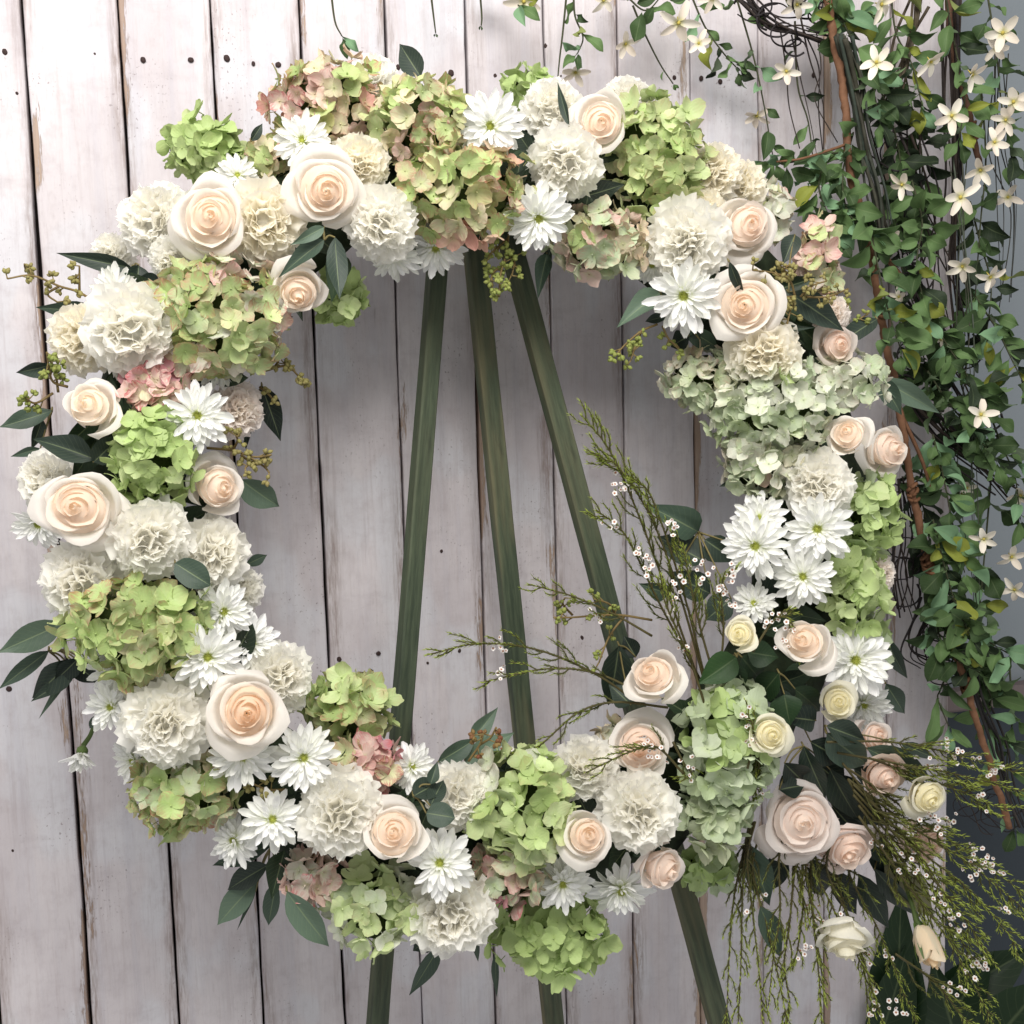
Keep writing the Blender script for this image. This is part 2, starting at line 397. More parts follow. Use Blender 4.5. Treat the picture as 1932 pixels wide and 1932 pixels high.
# grey side wall, set back behind the edge of the planks
gw = thing('grey_wall', Matrix.Translation((1.4, 0.26, ZB)), 'smooth blue-grey painted wall at the right behind the hanging vines', 'wall')
xr0 = 0.55 - 1.4; xr1 = 0.9
zr = P(1890, 1318, -0.235).z - ZB
part('upper_wall', MB().box(Matrix(), xr0, xr1, 0.0, 0.02, zr + 0.018, ZT - ZB + 0.1).mesh('upper_wall', mat_wall('grey_paint', srgb(128, 136, 142), srgb(138, 145, 150)), False), gw)
part('lower_panel', MB().box(Matrix(), xr0, xr1, 0.004, 0.02, -0.1, zr - 0.018).mesh('lower_panel', mat_wall('slate_paint', srgb(50, 57, 64), srgb(58, 66, 72)), False), gw)
rail = MB().box(Matrix(), xr0, xr1, -0.022, 0.02, zr - 0.012, zr + 0.0178).box(Matrix(), xr0, xr1, -0.012, 0.02, zr - 0.0178, zr - 0.0122)
part('chair_rail', rail.mesh('chair_rail', mat_wall('rail_paint', srgb(120, 108, 106), srgb(104, 94, 94)), False), gw)

# ------------------------------------------------------------------ the easel
WC, WR = (890.0, 962.0), 640.0
def D0(py): return 0.125 + (py - 320) / 1280 * 0.10          # how far the leaning wreath stands off the wall
easel = thing('easel', Matrix.Translation(P(900, 1932, 0.2) - Vector((0, 0, 0.5))), 'dark green wooden three-legged easel carrying the flower wreath', 'easel')
def slat(pa, pb, wpx, thick, yaw, da, db, alpha):
    a, b = P(*pa, da), P(*pb, db)
    ax = (b - a); L = ax.length; ax.normalize()
    N = (CAM - (a + b) / 2); N = (N - ax * N.dot(ax)).normalized()
    N = Matrix.Rotation(yaw, 3, ax) @ N
    X = ax.cross(N).normalized()
    m = Matrix((X, N, ax)).transposed().to_4x4(); m.translation = a
    h = wpx * mpp(*pb, db) / 2; c = 0.0016
    V_, F_ = [], []
    n = 24
    pr = [(-h + c, 0), (h - c, 0), (h, -c), (h, -thick + c), (h - c, -thick), (-h + c, -thick), (-h, -thick + c), (-h, -c)]
    for j in range(n + 1):
        z = L * 1.35 * j / n
        for (x, y) in pr: V_.append((x + 0.0006 * noise.noise((x * 30, z * 20, wpx)), y, z))
    for j in range(n):
        for i in range(8): F_.append((j * 8 + i, j * 8 + (i + 1) % 8, (j + 1) * 8 + (i + 1) % 8, (j + 1) * 8 + i))
    F_.append(tuple(reversed(range(8)))); F_.append(tuple(n * 8 + i for i in range(8)))
    o = part('leg', make_mesh('leg', V_, F_, M_EASEL, None, None, False), easel, easel.matrix_world.inverted() @ m, (1, 1, 1, alpha))
    return o
slat((848, 300), (719, 1932), 36, 0.015, rad(-30), D0(300) - 0.035, D0(1932) - 0.06, 0.25)
slat((886, 320), (1050, 1932), 36, 0.015, rad(-28), D0(300) - 0.05, 0.075, 0.95)
slat((938, 340), (1364, 1932), 39, 0.015, rad(-30), D0(300) - 0.035, D0(1932) - 0.06, 0.6)

# ------------------------------------------------------------------ the wreath base
def ringp(ang, rho, d): return P(WC[0] + math.cos(ang) * (WR + rho), WC[1] + math.sin(ang) * (WR + rho), d)
wb = thing('wreath_base', Matrix.Translation(P(WC[0], WC[1], D0(WC[1]))), 'dark moss and foam ring base filling the gaps between the wreath flowers', 'wreath base')
V_, F_ = [], []; n, m_ = 120, 12
for i in range(n):
    a = 2 * math.pi * i / n; py = WC[1] + math.sin(a) * WR
    for j in range(m_):
        b = 2 * math.pi * j / m_
        k = 1 + 0.25 * noise.noise((math.cos(a) * 9, math.sin(a) * 9, j * 0.8))
        V_.append(to_local(wb, ringp(a, math.cos(b) * 100 * k, D0(py) + 0.012 + math.sin(b) * 0.034 * k)))
for i in range(n):
    for j in range(m_): F_.append((i * m_ + j, i * m_ + (j + 1) % m_, ((i + 1) % n) * m_ + (j + 1) % m_, ((i + 1) % n) * m_ + j))
part('foam_ring', make_mesh('foam_ring', V_, F_, M_MOSS_CORE), wb, None, srgb(40, 50, 34))
V_, F_ = [], []
for i in range(n):
    a = 2 * math.pi * i / n; py = WC[1] + math.sin(a) * WR
    for (rho, dd) in ((-82, -0.024), (82, -0.024), (86, -0.010), (78, -0.010), (74, -0.020), (-74, -0.020), (-78, -0.010), (-86, -0.010)):
        V_.append(to_local(wb, ringp(a, rho, D0(py) + dd)))
for i in range(n):
    for j in range(8): F_.append((i * 8 + j, i * 8 + (j + 1) % 8, ((i + 1) % n) * 8 + (j + 1) % 8, ((i + 1) % n) * 8 + j))
part('backing_tray', make_mesh('backing_tray', V_, F_, M_TRAY), wb, None, srgb(70, 74, 68))

# ------------------------------------------------------------------ leaf meshes
def leaf_mesh(name, mat, wmax_at, pointed, fold, bend, twist, seed, stalk=0.0, wave=0.02, nu=6, nv=9):
    r = random.Random(seed); ph = r.uniform(0, 6)
    def fn(u, v):
        y = v; v = max(0.0, (v - stalk) / (1 - stalk))
        s = math.sin(math.pi * min(1, v) ** (1.22 if stalk else wmax_at))
        s = max(0.0, s) ** (1.0 if pointed > 0.5 and not stalk else (0.80 if stalk else 0.62))
        if pointed > 0.5: s *= (1 - 0.35 * v ** 3)
        s = max(s, 0.012)
        x = u * 0.5 * s * (1 + 0.05 * math.sin(v * 9 + ph))
        z = fold * abs(u) * s - bend * (v - 0.25) ** 2 * 1.6 + wave * math.sin(v * 8 + ph + u * 1.2) * abs(u)
        a = twist * (v - 0.4)
        return (x * math.cos(a) - z * math.sin(a) * 0.3, y, z + x * math.sin(a))
    return MB().grid(nu, nv, fn).mesh(name, mat)
EUC = [leaf_mesh('eucalyptus_leaf', M_EUC, 0.80, 1, 0.10, 0.10, 0.25, 1), leaf_mesh('eucalyptus_leaf', M_EUC, 0.72, 1, 0.16, 0.16, -0.35, 2),
       leaf_mesh('eucalyptus_leaf', M_EUC, 0.88, 1, 0.06, -0.08, 0.2, 3), leaf_mesh('eucalyptus_leaf', M_EUC, 0.9, 0, 0.08, 0.1, -0.15, 4)]
SILK = [leaf_mesh('silk_leaf', M_SILK, 0.9, 0, 0.10, 0.22, 0.3, 11, 0.14, 0.10, nu=4, nv=10), leaf_mesh('silk_leaf', M_SILK, 1.1, 1, 0.14, 0.12, -0.4, 12, 0.14, 0.10, nu=4, nv=10),
        leaf_mesh('silk_leaf', M_SILK, 1.0, 0, 0.05, -0.12, 0.5, 13, 0.14, 0.10, nu=4, nv=10), leaf_mesh('silk_leaf', M_SILK, 0.85, 1, 0.2, 0.3, 0.1, 14, 0.10, nu=4, nv=10)]
SALAL = [leaf_mesh('rose_leaf', M_SALAL, 0.75, 1, 0.12, 0.12, 0.2, 21), leaf_mesh('rose_leaf', M_SALAL, 0.7, 1, 0.08, 0.2, -0.3, 22)]
def leaf_matrix(a, b, width, roll, face=None):
    Y = b - a; L = Y.length
    N = (CAM - (a + b) / 2) if face is None else face
    N = N - Y.normalized() * N.dot(Y.normalized()); N.normalize()
    Yn = Y.normalized(); N = Matrix.Rotation(roll, 3, Yn) @ N
    X = Yn.cross(N)
    m = Matrix((X * width, Yn * L, N * min(L, width * 2.2))).transposed().to_4x4(); m.translation = a
    return m

# dark filler leaves tucked under the blooms (parts of the base)
fr = random.Random(5)
for i in range(150):
    a = i / 150 * 2 * math.pi + fr.uniform(-0.03, 0.03); rho = fr.uniform(-95, 95); py = WC[1] + math.sin(a) * WR
    d = D0(py) + 0.05
    A = ringp(a, rho, d); b = fr.uniform(0, 6.28)
    q = ringp(a, rho, d + 0.01) + RIGHT * math.cos(b) * 0.045 + DOWN * math.sin(b) * 0.045
    c = mixc(srgb(28, 40, 30), srgb(52, 70, 48), fr.random())
    part('leaf', fr.choice(SALAL + EUC), wb, wb.matrix_world.inverted() @ leaf_matrix(A, q, 0.024, fr.uniform(-0.6, 0.6)), c)

# ------------------------------------------------------------------ bloom meshes
def rose_petals(N, seed, openness, dome=0.30, bel=None):
    r = random.Random(seed); out = []
    for i in range(N):
        t = i / (N - 1)
        rr = 0.05 + 0.95 * t ** 1.02 * openness; zr = (0.80 + dome) - dome * t - (dome > 0) * 0.30 * t ** 3 * openness
        belly = bel * (0.25 + 0.75 * t) if bel else 0.10 + (0.74 if openness > 0.8 else 0.64) * t ** 0.95
        hw = rad(118 - 50 * t + r.uniform(-6, 6)); tip = r.uniform(0.0, 0.20) * t; ph = r.uniform(0, 6)
        rise = r.uniform(-0.03, 0.03); curl = r.uniform(0.3, 1.5); sk = r.uniform(-0.12, 0.12)
        def fn(u, v, rr=rr, zr=zr, belly=belly, hw=hw, tip=tip, ph=ph, t=t, rise=rise, curl=curl, sk=sk):
            b0, b1, b2, b3 = (1 - v) ** 3, 3 * v * (1 - v) ** 2, 3 * v * v * (1 - v), v ** 3
            R = 0.05 * b0 + belly * 1.12 * b1 + belly * b2 + rr * b3
            Z = -0.02 * b0 + 0.06 * b1 + 0.80 * (zr + rise) * b2 + (zr + rise) * b3
            k = max(0, (v - 0.72) / 0.28)
            R += 0.13 * t * curl * k * k + tip * k * (1 - abs(u)) ** 1.5
            Z -= (0.15 * t * curl) * k * k
            Z -= (0.05 + 0.20 * t) * abs(u) ** 2.6 * v
            R += 0.05 * u * (0.3 + t) * v - 0.05 * t * u * u * k
            ws = (0.35 + 0.65 * min(1, v / 0.45) ** 0.7) * (1 - 0.30 * max(0, (v - 0.78) / 0.22) ** 2)
            th = u * hw * ws + sk * u * u
            wv = 0.045 * t * math.sin(u * 3.3 + ph) * v * v + 0.012 * math.sin(u * 9 + ph * 2) * k
            R += wv; Z += wv * 0.6
            return (R * math.sin(th), R * math.cos(th), Z)
        me = MB().grid(10, 9, fn).mesh('rose_petal', M_ROSE)
        out.append((me, i * 2.39996 + r.uniform(-0.25, 0.25), t))
    def filler_dome(u, v):       # filler dome standing in for packed inner petals, added to brighten the slots
        t = 0.72 * v; a = u * math.pi
        R_ = (0.02 + 0.95 * t ** 1.02 * openness); z = (0.80 + dome) - dome * t - (dome > 0) * 0.30 * t ** 3 * openness - 0.165 - 0.04 * v
        z += 0.03 * math.sin(a * 2 + v * 16 + seed) * v
        return (R_ * math.sin(a), R_ * math.cos(a), z)
    out.append((MB().grid(16, 12, filler_dome).mesh('rose_filler', M_ROSE), None, 0.0))
    return out
ROSES = [rose_petals(14, 31, 0.94), rose_petals(13, 32, 0.88), rose_petals(12, 33, 0.78), rose_petals(16, 34, 0.95), rose_petals(9, 35, 0.34, 0.0, 0.50)]

def carnation_petal(seed, ha, A):
    r = random.Random(seed); ph = [r.uniform(0, 6) for _ in range(4)]; k1 = r.uniform(2.6, 3.8); k2 = r.uniform(6.0, 8.5)
    nu = 18
    teeth = [r.uniform(-0.09, 0.05) for _ in range(nu + 1)]
    def fn(u, v):
        L = 1.0 - 0.06 * u * u + (teeth[int(round((u + 1) / 2 * nu))] * max(0, (v - 0.7) / 0.3))
        a = u * ha * (0.55 + 0.45 * v)
        q = v ** 2.2
        z = q * A * (math.sin(k1 * u * 2 + ph[0]) + 0.45 * math.sin(k2 * u * 2 + ph[1])) + 0.14 * v * v
        x = math.sin(a) * v * L + q * A * 0.5 * math.sin(k2 * u * 1.7 + ph[2]); y = math.cos(a) * v * L + q * A * 0.35 * math.sin(k1 * 2.2 * u + ph[3])
        return (x, y, z)
    return MB().grid(nu, 6, fn).mesh('carnation_petal', M_CARN)
CARN = [carnation_petal(50 + i, rad(random.Random(i).uniform(32, 46)), 0.062 + 0.014 * (i % 3)) for i in range(9)]

def mum_petal(seed, wid, cup, curve):
    r = random.Random(seed); b = r.uniform(-0.05, 0.05)
    def fn(u, v):
        s = (0.35 + 0.65 * math.sin(min(1, v / 0.68) * math.pi / 2)) * math.sqrt(max(0.0, 1 - max(0, (v - 0.72) / 0.285) ** 2.2))
        s = max(s, 0.10)
        x = u * wid * s + b * v * v
        z = cup * (u * u - 0.5) * s * wid * 4 + curve * v * v
        y = v * (1 - 0.03 * (1 - abs(u)) * (1 if v > 0.9 else 0))
        return (x, y, z)
    return MB().grid(4, 6, fn).mesh('chrysanthemum_petal', M_MUM)
MUM = [mum_petal(70 + i, 0.134 - 0.012 * (i % 3), 0.16 + 0.08 * (i % 2), [-0.18, 0.05, 0.16, -0.04, 0.26, -0.28][i % 6]) for i in range(6)]
def mum_disc():
    b = MB(); r = random.Random(3)
    b.blob((0, 0, 0.02), 0.15, 0.15, 0.12, 10, 5, 0.1)
    for k in range(46):
        a = k * 2.4; q = 0.018 * math.sqrt(k) * 1.25
        x, y = math.cos(a) * q, math.sin(a) * q
        b.tube([(x, y, 0.03), (x * 1.15, y * 1.15, 0.19 + 0.02 * r.random() - 0.04 * (q < 0.06))], 0.022, 0.016, 4)
    return b.mesh('flower_disc', M_DISC)
MUM_DISC = mum_disc()

def floret(seed):
    r = random.Random(seed); petals = []
    nper = 4
    for k in range(nper):
        a0 = k * 2 * math.pi / nper + r.uniform(-0.18, 0.18); L = r.uniform(0.86, 1.06); W = r.uniform(0.50, 0.66); cup = r.uniform(-0.05, 0.34); tilt = r.uniform(-0.2, 0.6)
        ph = r.uniform(0, 6); notch = r.uniform(-0.02, 0.07); z0 = 0.02 * (k % 2); tw = r.uniform(-0.35, 0.35)
        def fn(u, v):
            s = math.sin(math.pi * (0.06 + 0.80 * v)) ** 0.75
            if v > 0.84: s *= (1 - ((v - 0.84) / 0.16) ** 2 * 0.42)
            y = v * L * (1 + 0.10 * (1 - u * u) * v - notch * v * (abs(u) < 0.3)); x = u * W * s
            z = z0 + cup * x * x * 1.6 + tilt * y * y + 0.05 * math.sin(u * 3.1 + v * 4 + ph) * v + tw * x * v
            return (x * math.cos(a0) + y * math.sin(a0), -x * math.sin(a0) + y * math.cos(a0), z)
        petals.append(MB().grid(5, 5, fn).mesh('hydrangea_petal', M_FLORET))
    b = MB(); b.blob((0, 0, 0.07), 0.075, 0.075, 0.075, 6, 4)
    b.tube([(0, 0, 0.03), (0.05, 0.03, -0.5)], 0.04, 0.04, 4)
    return b.mesh('floret_eye', M_FLORET), petals
FLORET = [floret(90 + i) for i in range(9)]

# ------------------------------------------------------------------ bloom builders
def ring_h(px, py):
    dx, dy = px - WC[0], py - WC[1]; q = math.hypot(dx, dy); rho = (q - WR) / 175
    return max(0.0, 1 - min(1, rho * rho)) ** 0.5, rho, dx / q, dy / q
def place(px, py, face, lift):
    h, rho, ux, uy = ring_h(px, py)
    d = D0(py) + 0.035 + 0.055 * h + lift
    if face is None: face = (ux * rho * 0.55, uy * rho * 0.55)
    return d, facing(px, py, d, *face)

PEACH, CREAM = srgb(255, 239, 221), srgb(252, 247, 240)
def rose(px, py, r, face=None, lift=0.0, var=0, label='', outer=CREAM, inner=PEACH, name='rose', calyx=False, spin=None, keep=1.0):
    d, N = place(px, py, face, lift); s = r * 0.96 * mpp(px, py, d)
    rn = random.Random(int(px * 7 + py))
    base = P(px, py, d) - N * s * 0.55
    t_ = thing(name, frame(base, N, None, rn.uniform(0, 6.28) if spin is None else spin) @ Matrix.Diagonal((s * rn.uniform(0.93, 1.05), s * rn.uniform(0.93, 1.05), s * rn.uniform(0.95, 1.15), 1)), label, 'rose', 'roses in the wreath')
    lean = Vector((rn.gauss(0, 1), rn.gauss(0, 1), 0)).normalized(); amt = rn.uniform(0.06, 0.20)
    for me, ang, t in ROSES[var]:
        L_ = Matrix.Rotation(amt * max(0.0, 1 - 1.3 * t), 4, lean)
        if t > keep: continue
        if ang is None:
            part('filler_dome', me, t_, Matrix.Rotation(amt * 0.6, 4, lean), inner); continue
        q_ = min(1, max(0, (t - 0.30) / 0.5)); c = mixc(inner, outer, q_ * q_ * (3 - 2 * q_))
        part('petal', me, t_, L_ @ Matrix.Rotation(ang, 4, 'Z') @ Matrix.Rotation(rn.uniform(-0.16, 0.12) * t, 4, 'X') @ Matrix.Rotation(rn.uniform(-0.06, 0.06), 4, 'Y'), c)
    if calyx:
        part('stem', SEPAL_STEM, t_, None, srgb(78, 96, 50))
        for k in range(5): part('sepal', SEPAL, t_, Matrix.Rotation(k * 1.257, 4, 'Z'), srgb(88, 112, 52))
    return t_
SEPAL_STEM = MB().tube([(0, 0, 0.06), (0, 0, -0.08), (0.02, 0, -0.22), (0.03, 0, -0.3), (0.12, 0.05, -1.5)], 0.15, 0.055, 7).mesh('stem', M_STEM)
def sep(u, v):
    s = 0.14 * (1 - v) ** 0.7 + 0.004
    b = 0.06 + 0.42 * math.sin(min(1, v * 1.2) * 1.35)
    return (u * s, b, -0.04 + 0.75 * v - 0.05 * u * u)
SEPAL = MB().grid(4, 7, sep).mesh('sepal', M_SALAL)

def carn_core(u, v):
    a = u * math.pi; R_ = 0.72 * v; k = 1 + 0.10 * math.sin(a * 7 + v * 9)
    return (R_ * k * math.sin(a), R_ * k * math.cos(a), 0.80 - 0.62 * v ** 1.6 + 0.05 * math.sin(a * 9 + v * 14) * v - 0.06)
CARN_CORE = MB().grid(36, 9, carn_core).mesh('carnation_filler', M_CARN)  # filler dome added so the crevices between petals stay shallow and bright
WHITE, IVORY, BLUSHW = srgb(255, 254, 249), srgb(255, 251, 239), srgb(253, 246, 241)
def carnation(px, py, r, face=None, lift=0.0, label='', col=WHITE, full=1.0):
    d, N = place(px, py, face, lift); s = r * mpp(px, py, d) * 1.20; rn = random.Random(int(px * 3 + py * 5))
    t_ = thing('carnation', frame(P(px, py, d) - N * s * 0.45, N, None, rn.uniform(0, 6.28)) @ Matrix.Scale(s, 4), label, 'carnation', 'carnations in the wreath')
    part('filler_dome', CARN_CORE, t_, None, mixc(col, IVORY, 0.2))
    for (cnt, tilt, L, z) in ((9, 4, 1.0, 0.0), (10, 18, 0.98, 0.06), (9, 33, 0.95, 0.12), (8, 48, 0.92, 0.17), (7, 64, 0.88, 0.20), (4, 80, 0.84, 0.22)):
        a0 = rn.uniform(0, 6)
        for k in range(int(cnt * full)):
            a = a0 + k * 2 * math.pi / int(cnt * full) + rn.uniform(-0.2, 0.2)
            l = L * rn.uniform(0.88, 1.08)
            m = Matrix.Rotation(a, 4, 'Z') @ Matrix.Translation((0, 0.02, z)) @ Matrix.Rotation(rad(tilt + rn.uniform(-9, 9)), 4, 'X') @ Matrix.Rotation(rn.uniform(-0.35, 0.35), 4, 'Y') @ Matrix.Diagonal((l * rn.uniform(0.85, 1.15), l, l, 1))
            part('petal', rn.choice(CARN), t_, m, mixc(col, IVORY, rn.random() * 0.2 + 0.2 * (tilt > 50)))
    return t_
MUMW = srgb(251, 251, 251)
def mum(px, py, r, face=None, lift=0.0, label='', dens=1.0, name='chrysanthemum', closed=0.0):
    d, N = place(px, py, face, lift); s = r * 1.12 * mpp(px, py, d); rn = random.Random(int(px * 11 + py * 3))
    t_ = thing(name, frame(P(px, py, d) - N * s * 0.1, N, None, rn.uniform(0, 6.28)) @ Matrix.Scale(s, 4), label, 'chrysanthemum', 'chrysanthemums in the wreath')
    part('flower_disc', MUM_DISC, t_, Matrix.Scale(0.82, 4), srgb(208, 216, 108))
    for (cnt, tilt, L, z) in ((16, -8, 1.0, 0.0), (17, 6, 0.96, 0.02), (16, 19, 0.84, 0.05), (14, 33, 0.66, 0.08), (13, 48, 0.46, 0.10), (8, 62, 0.30, 0.10)):
        a0 = rn.uniform(0, 6); n_ = max(5, int(cnt * dens))
        for k in range(n_):
            if rn.random() < 0.07: continue
            a = a0 + (k + rn.uniform(-0.28, 0.28)) * 2 * math.pi / n_; l = L * rn.uniform(0.80, 1.10)
            tl = tilt + rn.gauss(0, 8) + closed * (78 - tilt)
            m = Matrix.Rotation(a, 4, 'Z') @ Matrix.Translation((0, 0.09, z)) @ Matrix.Rotation(rad(tl), 4, 'X') @ Matrix.Rotation(rn.uniform(-0.35, 0.35), 4, 'Y') @ Matrix.Diagonal((l * rn.uniform(0.9, 1.15), l * 0.95, l, 1))
            part('petal', rn.choice(MUM), t_, m, mixc(MUMW, srgb(238, 240, 222), rn.random() * 0.4))
    return t_
GRN, LIME, SAGE, PALE, TAN, PINK, CORAL, MAUVE = srgb(184, 206, 136), srgb(206, 222, 164), srgb(200, 214, 180), srgb(230, 233, 216), srgb(222, 214, 182), srgb(232, 206, 194), srgb(222, 172, 156), srgb(208, 158, 164)
CORE_ME = MB().blob((0, 0, 0), 1, 1, 1, 14, 9, 0.2, 3).mesh('hydrangea_core', M_MOSS_CORE)
def hydrangea(px, py, rx, ry, label, pal, blush=0.15, lift=0.0, fl=31, seed=0, depth=0.85, face=None):
    d, N = place(px, py, face if face else (0, 0), lift - 0.022); k = mpp(px, py, d); rn = random.Random(int(px * 13 + py * 7) + seed)
    ux, uy = rx * k * 1.12, ry * k * 1.12; uz = min(0.052, 0.5 * (ux + uy)) * depth
    c = P(px, py, d)
    t_ = thing('hydrangea', frame(c, N), label, 'hydrangea', 'hydrangea heads in the wreath')
    part('core', CORE_ME, t_, Matrix.Diagonal((ux * 0.62, uy * 0.62, uz * 0.6, 1)), srgb(70, 84, 44))  # dark colour of the core paints the shade in the gaps between florets
    fs = fl * k * 0.80
    area_ = 2 * math.pi * ((((ux * uy) ** 1.6 + (ux * uz) ** 1.6 + (uy * uz) ** 1.6) / 3) ** (1 / 1.6)) * 1.25
    n_ = int(area_ / (math.pi * fs * fs) * 1.75) + 3
    ph = rn.uniform(0, 6); rough = rn.uniform(0, 50)
    for i in range(n_):
        zz = 1 - (i + 0.5) / n_ * 1.25; q = math.sqrt(max(0, 1 - zz * zz)); a = i * 2.39996 + ph
        v = Vector((q * math.cos(a), q * math.sin(a), zz))
        bump_ = 1 + 0.24 * noise.noise(v * 1.7 + Vector((rough, 0, 0)))
        kk = bump_ * rn.uniform(0.70, 1.04)
        ex = max(0.2, ux - fs * 0.55); ey = max(0.2 * 0, uy - fs * 0.55)
        p = Vector((v.x * max(0.3 * ux, ux - fs * 0.6) * kk, v.y * max(0.3 * uy, uy - fs * 0.6) * kk, v.z * uz * kk))
        nrm = Vector((v.x / ux, v.y / uy, v.z / uz)); nrm.normalize()
        nrm = (nrm + Vector((rn.gauss(0, 0.52), rn.gauss(0, 0.52), rn.gauss(0.05, 0.3)))).normalized()
        s = fs * rn.uniform(0.72, 1.12)
        m = frame(p, nrm, Vector((0, 1, 0.01)), rn.uniform(0, 6.28)) @ Matrix.Diagonal((s, s, s * rn.uniform(0.8, 1.7), 1))
        # neighbouring florets share their tint: colour patches wander over the head
        g = noise.noise(v * 1.6 + Vector((rough, 3, 7))) * 0.9 + rn.gauss(0, 0.28)
        g = min(0.999, max(0, 0.5 + 0.62 * g)); w_ = [e[1] for e in pal]; tot = sum(w_); acc = 0
        for cc, ww in pal:
            acc += ww / tot
            if g <= acc: col = cc; break
        col = mixc(col, rn.choice(pal)[0], rn.random() * 0.4); vv = rn.uniform(0.80, 1.10); col = tuple(min(0.95, q_ * vv) for q_ in col)
        bl = 0.75 * blush * (0.4 + 1.6 * max(0, noise.noise(v * 1.3 + Vector((rough, 30, 7))) + 0.35 + rn.gauss(0, 0.2)))
        eye, pets = rn.choice(FLORET); bl = min(1, max(0, bl))
        f_ = part('floret', eye, t_, m, (*col, bl))
        for pm in pets:
            vp = rn.uniform(0.92, 1.06); part('petal', pm, f_, None, (col[0] * vp, col[1] * vp, col[2] * vp, bl))
    return t_

